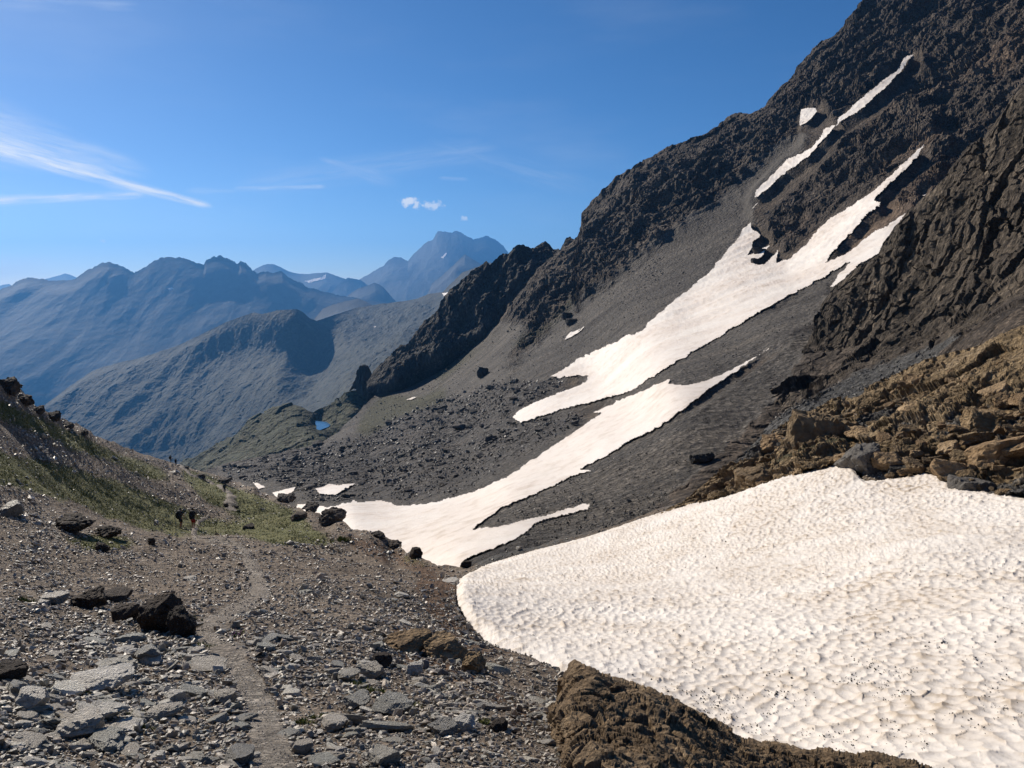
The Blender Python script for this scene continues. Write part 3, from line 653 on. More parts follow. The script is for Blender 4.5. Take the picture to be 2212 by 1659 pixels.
M_GROUND = rock_mat('stony_ground', [(.085, .062, .043), (.175, .135, .098), (.31, .255, .20)], 1.6, 0.6,
                    [('soil', [(.06, .034, .018), (.12, .07, .038), (.20, .13, .08)]), ('ochre', [(.035, .026, .017), (.115, .078, .045), (.25, .185, .115)]), ('scree', [(.05, .048, .043), (.075, .072, .066), (.13, .125, .115)]),
                     ('path', [(.13, .108, .086), (.235, .205, .17), (.37, .335, .29)]), ('grass', [(.075, .080, .025), (.13, .13, .042), (.20, .175, .075)])], speck=0.4, speck_s=22.0)
ground = grid_mesh('ground', GA, M_GROUND, {'grass': ext(mg), 'ochre': ext(mo), 'soil': ext(ms), 'scree': ext(mgr), 'path': ext(np.clip(ptm * 1.2, 0, 1) * (1 - sn))}, smooth_sh=False)
tag(ground, 'stony brown slope with patches of grass falling away from the viewer', 'ground', kind='structure')

LR = np.log(RG / R0) / np.log(RC / R0)[:, None]
def g_lookup(arr, x, y):
    a = np.clip((np.arctan2(x, y) - AZ[0]) / (AZ[-1] - AZ[0]) * (NA - 1), 0, NA - 1.001); i = a.astype(int); fa = a - i
    rc = RC[i] * (1 - fa) + RC[i + 1] * fa
    b = np.clip(np.log(np.maximum(np.hypot(x, y), R0) / R0) / np.log(rc / R0) * (NR - 1), 0, NR - 1.001); j = b.astype(int); fb = b - j
    return (arr[i, j] * (1 - fa) + arr[i + 1, j] * fa) * (1 - fb) + (arr[i, j + 1] * (1 - fa) + arr[i + 1, j + 1] * fa) * fb
GZ = GQ[..., 2]
def gz(x, y): return g_lookup(GZ, np.asarray(x, float), np.asarray(y, float))
# depth of the smooth ground along the rays of a coarse frame raster
from mathutils.bvhtree import BVHTree
si, sj = np.arange(0, NA, 5), np.append(np.arange(0, NR - 1, 3), NR - 1)
cv = GP[np.ix_(si, sj)]; n0, n1 = cv.shape[:2]
vi = np.arange(n0 * n1).reshape(n0, n1)
cq = np.stack([vi[:-1, :-1], vi[1:, :-1], vi[1:, 1:], vi[:-1, 1:]], -1).reshape(-1, 4)
bvh = BVHTree.FromPolygons([tuple(p) for p in cv.reshape(-1, 3)], [tuple(int(k) for k in q) for q in cq])
DS = 6.0; DU0, DV0 = -900.0, 280.0; DW, DH = 730, 280
DM = np.full((DW, DH), np.nan)
for i in range(DW):
    dr = ray(np.full(DH, DU0 + DS * i), DV0 + DS * np.arange(DH))
    for j in range(DH):
        h = bvh.ray_cast((0, 0, 0), Vector(dr[j]))
        if h[0] is not None: DM[i, j] = h[3] / np.linalg.norm(dr[j])
for i in range(DW):                        # carry the nearest depth over the crest so that edges stay defined
    c = DM[i]; ok = np.where(~np.isnan(c))[0]
    if len(ok): DM[i] = np.interp(np.arange(DH), ok, c[ok])
DOK = ~np.isnan(DM)
def gdepth(u, v):
    x = np.clip((np.asarray(u, float) - DU0) / DS, 0, DW - 1.001); y = np.clip((np.asarray(v, float) - DV0) / DS, 0, DH - 1.001)
    i = x.astype(int); j = y.astype(int); fx = x - i; fy = y - j
    return 1 / ((1 / DM[i, j] * (1 - fx) + 1 / DM[i + 1, j] * fx) * (1 - fy) + (1 / DM[i, j + 1] * (1 - fx) + 1 / DM[i + 1, j + 1] * fx) * fy)
def gpoint(u, v):
    """point of the ground seen at frame position (u, v), and its view depth"""
    u = np.atleast_1d(np.asarray(u, float)); v = np.atleast_1d(np.asarray(v, float))
    d = gdepth(u, v); p = ray(u, v) * d[:, None]
    p[:, 2] = gz(p[:, 0], p[:, 1])
    return p, d
crest_v = np.interp(np.arange(-300, 3300), [c[0] for c in CREST], [c[1] for c in CREST])
def below_crest(u, v, m=3): return v > crest_v[np.clip((u + 300).astype(int), 0, 3599)] + m

# ------------------------------------------------------------------ path: a trodden gravel ribbon
M_PATH = rock_mat('path_gravel', [(.115, .092, .071), (.205, .175, .142), (.34, .30, .255)], 0.5, 0.6, speck=0.4, speck_s=12.0)
def path_ribbon(line, width, name, label):
    l = np.array(line, float)
    s = np.r_[0, np.cumsum(np.hypot(*np.diff(l, axis=0).T))]; q = np.linspace(0, s[-1], 260)
    u = np.interp(q, s, l[:, 0]); v = np.interp(q, s, l[:, 1])
    k = np.ones(9) / 9; u = np.convolve(np.pad(u, 4, 'edge'), k, 'valid'); v = np.convolve(np.pad(v, 4, 'edge'), k, 'valid')
    p, d = gpoint(u, v)
    t = np.gradient(p[:, :2], axis=0); t /= np.linalg.norm(t, axis=1)[:, None] + 1e-9
    nrm = np.stack([-t[:, 1], t[:, 0]], -1)
    w = np.linspace(-1, 1, 15)
    wid = width * (1 + .3 * perlin(np.stack([q / 25, q * 0, q * 0], -1), 5))
    X = p[:, None, :2] + nrm[:, None] * (w[None, :, None] * wid[:, None, None])
    Z = gz(X[..., 0], X[..., 1])
    Z = Z.mean(1, keepdims=True) * .5 + Z * .5
    lift = 0.0016 * d + .006
    e_ = np.minimum(np.arange(len(d)), np.arange(len(d))[::-1]); lift = lift - (.05 + .002 * d) * np.clip(1 - e_ / 14.0, 0, 1) ** 2     # both ends run out into the rubble
    Z = Z + (lift[:, None] * (1 - 3.0 * np.abs(w[None]) ** 2 + 1.6 * fbm(np.concatenate([X, X[..., :1] * 0], -1), 1.2, 3, 16))) + .02 * fbm(np.concatenate([X, X[..., :1] * 0], -1), .5, 3, 6)
    return tag(grid_mesh(name, np.concatenate([X, Z[..., None]], -1), M_PATH), label, 'path', kind='structure')
path_ribbon(PATHL[5:], 0.36, 'path', 'narrow pale gravel footpath winding down the stony slope to the two near hikers')
path_ribbon(PATHU, 1.1, 'path', 'upper pale footpath curving through the grass towards the skyline hikers')

# ------------------------------------------------------------------ snow
M_SNOW_N = snow_mat('near_snow', 0.2, 0.8, (0.70, 0.625, 0.54))
M_SNOW_F = snow_mat('far_snow', 1.6, 0.6, (0.72, 0.63, 0.55), (.12, 1.6, .12))
SNOW_LABEL = {'near': 'large suncupped snowfield in front filling the lower right beside the stony path', 'tongue': 'longest snow tongue streaming down the middle of the mountainside', 'strip': 'steep narrow snow strip in the gully high above the long tongue',
 'square': 'small square snow patch under the dark crags left of the high gully strip', 'lower': 'lower snow tongue that fills the gully floor behind the stony crest', 'gully_a': 'little snow patch just over the crest above the gully snow, second from left', 'gully_b': 'tiny leftmost snow patch just over the grassy crest',
 'gully_c': 'ragged snow patch among boulders above the gully floor', 'sliver': 'small slanting snow sliver alone on the scree left of the long tongue', 'dot': 'tiny snow spot among dark rocks near the top right of the tongue', 'shelf': 'tiny flat snow patch on the slope right of the tarn',
 'shade': 'blue shaded snow patch at the foot of the jagged ridge', 'thread': 'thin snow scrap between the high strip and the tongue'}
def snow_grid(poly, st):
    p = np.array(poly, float); lo, hi = p.min(0) - 6, p.max(0) + 6
    U, V = np.meshgrid(np.arange(lo[0], hi[0], st), np.arange(lo[1], hi[1], st), indexing='ij')
    return U, V
def snow_on_layer(key, L):
    U, V = snow_grid(SNOW[key], 1.6 if len(SNOW[key]) > 20 else 0.8)
    q = np.stack([U, V, U * 0], -1)
    small = len(SNOW[key]) < 20
    wu, wv = fbm(q, 16, 3, 101), fbm(q, 16, 3, 105)
    a = 2.2 if small else 5.0
    keep = in_poly(U + a * wu, V + a * wv, SNOW[key])
    P = L.P(U, V); N = normals(P); d = np.linalg.norm(P, axis=-1)
    f1, f2, _, _ = worley(P * np.array([1, 1, 1.0]), 1.5, 41)
    run = fbm(P * np.array([.05, 1, .05]), 9.0, 3, 43)
    off = 0.22 + 0.18 * np.clip(f1, 0, 1) ** 2 * np.clip(d / 200, .3, 1.2) + .55 * run * smooth(d, 120, 200) + 0.5 * fbm(P, 14, 3, 44)
    off = off * np.clip(d / 200, .35, 1.6)
    if key in ('strip', 'square', 'thread'): off = off + 4.5 * smooth(sample(SNOW_B, U, V), .05, .9)
    P = P + N * off[..., None]
    o = grid_mesh('snow_patch', P, M_SNOW_F, {'ridge': f1}, keep)
    return tag(o, SNOW_LABEL[key], 'snow patch', 'snow left on the mountainside')
for k in SNOW:
    if k not in ('near',): snow_on_layer(k, B)
U, V = snow_grid(SNOW['near'], 1.5)
q = np.stack([U, V, U * 0], -1)
keep = in_poly(U + 3 * fbm(q, 30, 2, 101), V + 2 * fbm(q, 30, 2, 105), SNOW['near'])
d = gdepth(U, V); P = ray(U, V) * d[..., None]
m = sample(NEAR_W, U, V)
SP2 = P * np.array([1, .8, 0]) + .07 * np.stack([fbm(P, .4, 2, 1), fbm(P, .5, 2, 2), P[..., 0] * 0], -1)
f1, f2, R, _ = worley(SP2 * (1 + .0 * R0), .14, 141, True)
g1, _, _, _ = worley(SP2 + 3.3, .38, 143, True)
cup = f1 ** 1.6 * (.034 + .03 * smooth(fbm(P, 6, 3, 49), -.4, .4)) * (0.65 + .6 * R[..., 1]) + g1 ** 2 * .03
off = np.clip(d / 18, .35, 1.3) * (-.08 + .22 * smooth(m, .38, .98)) + cup * np.clip(d / 12, .8, 1.25) + .25 * fbm(P * np.array([1, 1, 0]), 9, 3, 47) * np.clip(d / 20, .2, 1)
P = P + np.array([0, 0, 1.0]) * off[..., None]
NEAR_P = P
near_snow = grid_mesh('snow_field', P, M_SNOW_N, {'ridge': np.clip(f1 * 1.25, 0, 1.2)}, keep)
tag(near_snow, SNOW_LABEL['near'], 'snowfield')
def snow_pt(u, v):
    i = np.clip(((u - U[0, 0]) / 1.5).astype(int), 0, U.shape[0] - 1); j = np.clip(((v - V[0, 0]) / 1.5).astype(int), 0, U.shape[1] - 1)
    return NEAR_P[i, j], keep[i, j]
# snow flecks on the far hill and the massif
FAR_SNOW = [(G, [(957,634),(968,632),(975,637),(962,641)], 'uppermost snow fleck where the long shoulder meets the jagged ridge'), (G, [(909,657),(918,652),(926,655),(914,660)], 'snow fleck on the far shoulder just left of the ridge'), (G, [(905,668),(913,663),(914,668),(907,673)], 'slanting snow fleck under the larger one on the far shoulder'),
 (G, [(902,682),(910,678),(912,683),(904,688)], 'lowest bright snow fleck in the row left of the ridge'), (G, [(802,708),(809,703),(811,706),(805,710)], 'lone snow fleck in the middle of the far shoulder'), (G, [(777,681),(784,679),(785,682),(779,683)], 'faint snow fleck near the crest of the far shoulder'), (G, [(823,778),(834,773),(836,777),(826,780)], 'snow fleck low on the slope above the dark pinnacle'),
 (J, [(938,568),(950,559),(960,549),(963,550),(954,562),(943,569)], 'slanting hanging snowfield high on the pale massif'), (J, [(898,621),(904,616),(906,623),(901,626)], 'small snow spot low on the pale massif'), (J, [(885,629),(892,626),(894,629),(887,631)], 'faint snow dash left of the small spot on the massif'),
 (I1, [(664,606),(680,602),(692,600),(699,593),(698,602),(684,606),(672,609)], 'curved snow band below the crest of the pale far range'), (H, [(362,623),(372,621),(374,624),(366,626)], 'tiny snow dash on the blue range under its highest summit')]
for L, poly, lab in FAR_SNOW:
    cx_, cy_ = np.mean(poly, 0); poly = [(cx_ + (a_ - cx_) * 1.35, cy_ + (b_ - cy_) * 1.35) for a_, b_ in poly]
    U2, V2 = snow_grid(poly, 0.6)
    P = L.P(U2, V2) * (1 - 0.018)
    N = normals(P); dd = np.linalg.norm(P, axis=-1)
    P = P + N * (fbm(P, dd.mean() * .004, 2, 9) * dd.mean() * .0008)[..., None]
    kp = in_poly(U2 + 1.5 * perlin(np.stack([U2, V2, U2 * 0], -1) / 5, 3), V2, poly)
    tag(grid_mesh('snow_patch', P, M_SNOW_F, {'ridge': P[..., 0] * 0}, kp), lab, 'snow patch', 'snow flecks on the far mountains')

# ------------------------------------------------------------------ stones and boulders
_ico = {}
def ico(sub):
    if sub not in _ico:
        bm = bmesh.new(); bmesh.ops.create_icosphere(bm, subdivisions=sub, radius=1.0)
        bm.verts.ensure_lookup_table()
        _ico[sub] = (np.array([v.co[:] for v in bm.verts]), np.array([[v.index for v in f.verts] for f in bm.faces])); bm.free()
    return _ico[sub]
def rock_shape(seed, sub=4, flat=1.0, rough=0.05, planes=13, round_=0.0):
    """an angular stone: a ball cut by random planes, then roughened; about one unit across"""
    rs = np.random.RandomState(seed)
    d, f = ico(sub)
    n = rs.normal(size=(planes, 3)); n /= np.linalg.norm(n, axis=1)[:, None]
    n = np.r_[n, [[0, 0, 1], [0, 0, -1]] + .12 * rs.normal(size=(2, 3))]; n /= np.linalg.norm(n, axis=1)[:, None]
    h = np.r_[rs.uniform(.55, .95, planes), rs.uniform(.45, .6, 2)]
    dt = d @ n.T
    r = np.where(dt > .05, h / np.maximum(dt, .05), 9).min(1)
    r = np.minimum(r, 1.15)
    if round_: r = r * (1 - round_) + round_ * .8
    v = d * r[:, None] * .5
    if rough:
        q = v + rs.uniform(0, 50, 3)
        v = v * (1 + rough * 1.6 * fbm(q, .45, 3, seed)[:, None] + rough * fbm(q, .12, 3, seed + 7)[:, None] + rough * 1.3 * blocks(q, .28, seed + 3, 1.2)[:, None])
    v[:, 2] *= flat
    return v, f
def hull_shape(seed, flat):
    rs = np.random.RandomState(seed)
    p = rs.normal(size=(13, 3)); p /= np.linalg.norm(p, axis=1)[:, None]; p *= rs.uniform(.4, .52, (13, 1)) * np.array([1, rs.uniform(.55, 1), 1])
    p[:, 2] = np.clip(p[:, 2] * 1.6, -.35, .35) * flat
    bm = bmesh.new()
    for q in p: bm.verts.new(q)
    r = bmesh.ops.convex_hull(bm, input=bm.verts)
    bmesh.ops.delete(bm, geom=[g for g in r['geom_interior'] if isinstance(g, bmesh.types.BMVert)], context='VERTS')
    bmesh.ops.triangulate(bm, faces=bm.faces[:])
    bmesh.ops.recalc_face_normals(bm, faces=bm.faces[:])
    bm.verts.index_update()
    o = (np.array([v.co[:] for v in bm.verts]), np.array([[v.index for v in f.verts] for f in bm.faces])); bm.free()
    return o
SLATES = [hull_shape(1000 + k, .26 + .13 * (k % 4)) for k in range(20)]
CHUNKS = [hull_shape(2000 + k, .75 + .2 * (k % 3)) for k in range(16)]
def frames(n, yaw, tilt, rs):
    n = n + tilt * rs.normal(size=n.shape); n /= np.linalg.norm(n, axis=1)[:, None]
    t = np.stack([np.cos(yaw), np.sin(yaw), 0 * yaw], -1)
    t = t - n * (t * n).sum(1)[:, None]; t /= np.linalg.norm(t, axis=1)[:, None] + 1e-9
    return np.stack([t, np.cross(n, t), n], -1)              # columns
def scatter(name, pts, size, n, shapes, mat, seed, tilt=.22, tint=None, stretch=(.8, 1.5), sink=.02):
    rs = np.random.RandomState(seed); N_ = len(pts)
    R = frames(n, rs.uniform(0, 6.283, N_), tilt, rs)
    S = size[:, None] * np.stack([rs.uniform(*stretch, N_), np.ones(N_), rs.uniform(.7, 1.3, N_)], -1)
    which = rs.randint(0, len(shapes), N_)
    tint = rs.rand(N_) if tint is None else tint
    VV, FF, TT = [], [], []; base = 0
    for k, (sv, sf) in enumerate(shapes):
        ii = np.where(which == k)[0]
        if not len(ii): continue
        v = np.einsum('nij,nkj->nki', R[ii], sv[None] * S[ii][:, None, :]) + pts[ii][:, None]
        v += n[ii][:, None] * (size[ii] * (.5 * np.ptp(sv[:, 2]) - sink))[:, None, None]
        m = len(sv)
        VV.append(v.reshape(-1, 3)); FF.append((sf[None] + base + m * np.arange(len(ii))[:, None, None]).reshape(-1, 3)); TT.append(np.repeat(tint[ii], m)); base += m * len(ii)
    me = mesh_np(name, np.concatenate(VV), np.concatenate(FF), 3, False, {'tint': np.concatenate(TT)})
    return link(name, me, mat)
def solid(name, v, f, mat, loc=(0, 0, 0), rot=(0, 0, 0), scale=(1, 1, 1), smooth_sh=False):
    me = mesh_np(name, v, f, f.shape[1], smooth_sh)
    o = link(name, me, mat); o.location = loc; o.rotation_euler = rot; o.scale = scale
    return o
M_STONE = rock_mat('slate_rubble', [(.13, .108, .084), (.29, .25, .205), (.54, .49, .42)], 0.5, 0.25, tint=True, speck=.15, rough=.42, spec=.55)
M_BSTONE = rock_mat('mountain_rubble', [(.060, .051, .042), (.108, .094, .078), (.19, .17, .146)], 3.0, 0.3, tint=True, rough=.5, spec=.5)
def obj_mat(name, cols, s, bump, stretch=(1, 1, 1), var=.5):
    m = rock_mat(name, cols, s, bump, objspace=True, stretch=stretch, rough=.5 if 'slate' in name else .85, spec=.5 if 'slate' in name else .25)
    T = NT(m.node_tree)
    b = [x for x in m.node_tree.nodes if x.type == 'BSDF_PRINCIPLED'][0]
    src = b.inputs['Base Color'].links[0].from_socket
    r = T.n('ShaderNodeObjectInfo', 'Random')
    c = T.mix(1.0, src, T.ramp(r, [(0, (1 - var,) * 3), (.25, (1 - .3 * var, 1 - .2 * var, 1 - .3 * var)), (.5, (1, .93, .85)), (.8, (1 + var,) * 3), (1, (1 + 2.2 * var, 1 + 2.2 * var, 1 + 2 * var))]), 'MULTIPLY')
    T.l.new(c, b.inputs['Base Color'])
    return m
M_SLAB = obj_mat('slate_slab', [(.15, .136, .113), (.33, .305, .26), (.56, .52, .455)], .45, .6, (1, 1, 3.5), .45)
M_DARK = obj_mat('dark_boulder', [(.022, .017, .014), (.055, .042, .033), (.12, .10, .08)], .5, .8, (1, 1, 1), .2)
M_BROWN = obj_mat('ochre_boulder', [(.075, .052, .030), (.26, .18, .10), (.48, .36, .23)], .8, .9, (1, 1, 1), .3)
M_BOULD = obj_mat('mountain_boulder', [(.038, .035, .032), (.070, .064, .058), (.13, .12, .11)], .8, .6, (1, 1, 1), .35)
def gnormal(p, e=.25):
    x, y = p[:, 0], p[:, 1]; e = np.maximum(e, .02 * np.hypot(x, y))
    n = np.stack([-(g_lookup(HB, x + e, y) - g_lookup(HB, x - e, y)) / (2 * e), -(g_lookup(HB, x, y + e) - g_lookup(HB, x, y - e)) / (2 * e), np.ones(len(x))], -1)
    return n / np.linalg.norm(n, axis=1)[:, None]

# --- loose slates on the near ground
rs = np.random.RandomState(11)
NS = 390000
u = rs.uniform(-520, 2300, NS); v = 800 + (1730 - 800) * rs.rand(NS) ** 1.15
ok = below_crest(u, v, 2)
u, v = u[ok], v[ok]
sgrid = sample(NEAR_M, u, v); gm = sample(GRASS_M, u, v); om = sample(OCHRE_M, u, v); pm = sample(PATH_M, u, v); som = sample(SOIL_M, u, v)
q3 = np.stack([u, v * 1.6, u * 0], -1)
clump = fbm(q3, 150, 4, 201)
px = np.exp(rs.normal(math.log(4.3), .55, len(u)) + .55 * clump) * (.62 + 1.2 * smooth(v, 1130, 1560)) * np.where((v > 1400) & (u < 640) & (rs.rand(len(u)) < .25), 1.45, 1)
pr = np.where(sgrid > .42, 0, 1.0) * np.where(om > .35, .25, 1) * (1 - .86 * smooth(gm, .3, .8)) * (1 - .3 * smooth(pm, .25, .8)) * (.55 + .45 * smooth(clump, -.5, .4)) * (1 - .5 * smooth(v, 1350, 1600))
ok = rs.rand(len(u)) < pr
u, v, px, pm, som, gm, om = (a[ok] for a in (u, v, px, pm, som, gm, om))
px = np.where(pm > .4, np.minimum(px, 4.2), px)
p, d = gpoint(u, v)
size = np.minimum(px * d / F, 1.5)
p[:, 2] += np.where(pm > .3, .0016 * d + .006, 0)
nn = gnormal(p)
tint = np.clip(rs.beta(1.6, 2.0, len(u)) * .95 + .22 * fbm(np.stack([p[:, 0], p[:, 1], p[:, 0] * 0], -1), 3.0, 3, 205) - .12 * (som > .4), 0, 1)
near_ok = (d > 2.2)
big = np.argsort(-np.where((v < 1665) & (v > 1235) & (u > 3) & (u < 2200) & (om < .3) & near_ok, px, 0))[:270]
mask = np.ones(len(u), bool); mask[big] = False
stones = scatter('gravel', p[mask], size[mask], nn[mask], SLATES + CHUNKS[:2], M_STONE, 12, .16, tint[mask])
tag(stones, 'loose grey and brown slate rubble strewn over the near slope', 'rubble', kind='stuff')
SLAB_ME = []
for k in range(16):
    a, f = rock_shape(300 + k, 4, .42 + .12 * (k % 3), .05, 9)
    me = mesh_np('slate_slab', a, f, 3, False); me.materials.append(M_SLAB); SLAB_ME.append(me)
def zone(u, v):
    pl = np.array(PATHL)[::-1]; xp = np.interp(v, pl[:, 1], pl[:, 0])
    if v < 1230: return 'grey slate slab on the stony ground around the green turf'
    if u < xp - 30: return ('flat slate slab on the rubble left of the footpath' if v > 1420 else 'slate slab on the brown scree above the two dark boulders')
    if u > xp + 30 and u > 900: return 'slate slab on the rubble next to the brown outcrop and snowfield'
    if u > xp + 30: return 'slate slab lying right of the footpath before the brown soil bank'
    return 'pale slate slab lying on the trodden footpath'
R_ = frames(nn[big], rs.uniform(0, 6.28, len(big)), .16, rs)
for c, k in enumerate(big):
    o = bpy.data.objects.new('flat_slate', SLAB_ME[c % 16]); COL.objects.link(o)
    M4 = Matrix(R_[c].tolist()).to_4x4()
    s = float(size[k]) * .98
    o.matrix_world = Matrix.Translation(Vector(p[k]) + Vector(nn[k]) * s * .07) @ M4 @ Matrix.Diagonal((s * random.Random(c).uniform(.95, 1.6), s * 1.0, s * random.Random(c + 999).uniform(.7, 1.3), 1))
    lab = zone(u[k], v[k])
    tag(o, lab, 'slate slab', lab.replace('slab', 'slabs'), 'thing')

# --- named stones of the foreground: (u, v of the base, width in frame units, height/width, label, material, flatness)
def named_rock(u, v, w, hw, label, mat, seed, name='boulder', yaw=0.0, sub=5, depth=1.0, rough=.085, tiltx=0.0, grp=None, sink=.22, planes=16):
    p_, d_ = gpoint(u, v); s = w * d_[0] / F
    if 'outcrop' in name and planes == 16: rough, planes = .2, 30
    a, f = rock_shape(seed, sub, 1.0, rough, planes)
    a = a / np.ptp(a, axis=0)
    o = solid(name, a, f, mat, rot=(tiltx, 0, yaw), scale=(s, s * depth, s * hw))
    o.location = Vector(p_[0]) + Vector((0, s * depth * .35, s * hw * (.5 - sink)))
    return tag(o, label, name.replace('_', ' '), grp)
NAMED = [
 (332, 1366, 88, .95, 'dark brown rough boulder standing left of its black neighbour beside the footpath', M_DARK, 41, 'boulder', .2),
 (388, 1380, 62, 1.1, 'nearly black boulder in shade at the bend of the footpath', M_DARK, 42, 'boulder', .5),
 (258, 1345, 62, .65, 'low brown rock tucked against the pair of dark boulders', M_DARK, 43, 'boulder', .9),
 (240, 1300, 70, .32, 'long flat dark slab capping the rocks behind the pair of dark boulders', M_DARK, 44, 'boulder', .1),
 (185, 1318, 75, .55, 'crumbly dark rock outcrop left of the pair of dark boulders', M_DARK, 45, 'rock_outcrop', .4),
 (110, 1310, 55, .4, 'flat grey slate block at the left end of the dark rock row', M_SLAB, 46, 'boulder', .3),
 (230, 1462, 90, .42, 'wide grey wedge boulder above the tilted yellowish slab', M_SLAB, 47, 'boulder', .2),
 (312, 1438, 56, .6, 'small grey boulder at the left edge of the footpath gravel', M_SLAB, 48, 'boulder', .7),
 (10, 1478, 70, .55, 'black shaded boulder cut by the left edge of the photo', M_DARK, 49, 'boulder', .2),
 (60, 1537, 66, .7, 'grey knobbly boulder among the slabs in the lower left', M_SLAB, 50, 'boulder', .6),
 (165, 1600, 95, .5, 'large grey green slate block at the bottom left', M_SLAB, 51, 'boulder', .2),
 (215, 1625, 92, .30, 'long pale slab lying in front of the greenish block', M_SLAB, 52, 'flat_slate', .1),
 (205, 1495, 128, .22, 'broad tilted slab with yellowish face behind the loose slates', M_SLAB, 53, 'flat_slate', -.2),
 (370, 1522, 46, .55, 'pale grey-green square slab with a dark undercut edge', M_SLAB, 54, 'flat_slate', .2),
 (480, 1524, 48, .50, 'cream coloured slab at the left edge of the trodden gravel', M_SLAB, 55, 'flat_slate', .5),
 (345, 1560, 76, .30, 'long grey-green slab lying flat in the foreground', M_SLAB, 56, 'flat_slate', .1),
 (215, 1565, 80, .42, 'grey layered slab stacked on dark stones', M_SLAB, 57, 'flat_slate', .3),
 (645, 1628, 48, .55, 'light tan slab at the bottom of the footpath', M_SLAB, 58, 'flat_slate', .5),
 (510, 1655, 64, .42, 'pale green slab at the bottom edge left of the path', M_SLAB, 59, 'flat_slate', -.1),
 (440, 1450, 80, .12, 'long white veined slab lying across the path gravel', M_SLAB, 60, 'flat_slate', .25),
 (715, 1575, 56, .5, 'grey block tilted on the rubble right of the path', M_SLAB, 61, 'boulder', .4),
 (800, 1462, 60, .5, 'grey leaning slate blade left of the brown soil bank', M_SLAB, 62, 'boulder', .5),
 (825, 1440, 48, .6, 'dark pointed boulder against the brown soil bank', M_DARK, 63, 'boulder', .9),
 (745, 1470, 52, .4, 'grey low boulder amid green tufts right of the path', M_SLAB, 64, 'boulder', .2),
 (895, 1455, 40, .7, 'grey blocky boulder on the gravel below the soil bank', M_SLAB, 65, 'boulder', .2),
 (850, 1540, 85, .3, 'long grey flat block in the middle of the rubble', M_SLAB, 66, 'boulder', -.2),
 (765, 1530, 62, .4, 'grey pitted slab left of the long grey block', M_SLAB, 67, 'flat_slate', .2),
 (955, 1590, 60, .5, 'blue grey slab leaning on others below the long grey block', M_SLAB, 68, 'flat_slate', .5),
 (1000, 1582, 62, .55, 'brownish slab standing right of the blue grey slab', M_SLAB, 69, 'boulder', .6),
 (820, 1655, 64, .5, 'light grey slab at the bottom edge right of the path', M_SLAB, 70, 'flat_slate', .7),
 (1080, 1580, 44, .5, 'small grey boulder just left of the big brown outcrop', M_DARK, 71, 'boulder', .3),
 (535, 1144, 26, .5, 'dark faced boulder alone in the green turf right of the hikers', M_DARK, 72, 'boulder', .2),
 (510, 1098, 10, .7, 'small dark stone beside the upper path bend', M_DARK, 73, 'boulder', .2),
 (487, 1095, 12, .8, 'dark rock hugging the left side of the upper path bend', M_DARK, 74, 'boulder', .2),
 (12, 1112, 55, .6, 'big pale slab leaning out of the slope at the left edge', M_SLAB, 75, 'flat_slate', .5),
 (150, 1150, 84, .42, 'dark craggy outcrop on the left slope below the grass', M_DARK, 76, 'rock_outcrop', .2),
 (225, 1158, 60, .40, 'right hand dark craggy outcrop on the left slope', M_DARK, 77, 'rock_outcrop', .1),
 (215, 1190, 30, .7, 'small brown outcrop on the gravel under the left crags', M_DARK, 78, 'rock_outcrop', .5),
 (325, 1180, 16, 1.1, 'pointed brown stone on the gravel left of the path bend', M_DARK, 79, 'boulder', .3),
 (8, 832, 40, 1.0, 'dark crag at the left edge on the skyline', M_DARK, 80, 'rock_outcrop', .3, .42),
 (45, 864, 30, .8, 'second crag on the skyline right of the edge crag', M_DARK, 81, 'rock_outcrop', .8, .42),
 (78, 890, 24, .8, 'low crag on the skyline above the dark round boulder', M_DARK, 82, 'rock_outcrop', .1, .42),
 (112, 912, 26, .9, 'round black boulder on the left skyline', M_DARK, 83, 'boulder', .3),
 (140, 922, 24, .7, 'spiky low crag right of the round black boulder on the skyline', M_DARK, 84, 'rock_outcrop', .3, .42),
 (178, 943, 18, .7, 'small crag on the skyline above the upper grass strip', M_DARK, 85, 'rock_outcrop', .3, .42),
 (716, 1134, 62, .60, 'big dark outcrop on the crest in front of the gully snow', M_DARK, 86, 'rock_outcrop', .3),
 (668, 1106, 40, .5, 'brown outcrop on the crest left of the big dark one', M_DARK, 87, 'rock_outcrop', .3, .42),
 (608, 1082, 44, .5, 'broken outcrop on the crest below the little gully snow patches', M_DARK, 88, 'rock_outcrop', .2, .42),
 (640, 1125, 36, .45, 'squat brown boulder on the turf behind the crest', M_DARK, 89, 'boulder', .2),
 (815, 1160, 30, .5, 'low rocky hump halfway down the stony crest', M_DARK, 90, 'rock_outcrop', .2, .42),
 (850, 1184, 34, .5, 'dark rock step on the lower stony crest', M_DARK, 91, 'rock_outcrop', .2, .42),
 (897, 1206, 30, .95, 'dark rounded boulder near the lower end of the stony crest', M_DARK, 92, 'boulder', .2),
 (1008, 1220, 24, .7, 'dark stone at the notch between gully snow and near snowfield', M_DARK, 93, 'boulder', .4),
 (1120, 1178, 12, .8, 'grey boulder on the scree above the upper edge of the snowfield', M_SLAB, 94, 'boulder', .4),
 (430, 1034, 22, .45, 'reddish rock slab beside the top of the path', M_DARK, 95, 'boulder', .4),
 (402, 1006, 10, .7, 'dark cairn-like stone right of the skyline hikers', M_DARK, 96, 'boulder', .4),
 (480, 1045, 30, .4, 'flat broken rock on the crest right of the lone hiker', M_DARK, 97, 'boulder', .4),
]
for k in NAMED:
    named_rock(*k[:7], name=k[7], yaw=k[8], sink=k[9] if len(k) > 9 else .22, depth=1.5 if len(k) > 9 else 1.0)
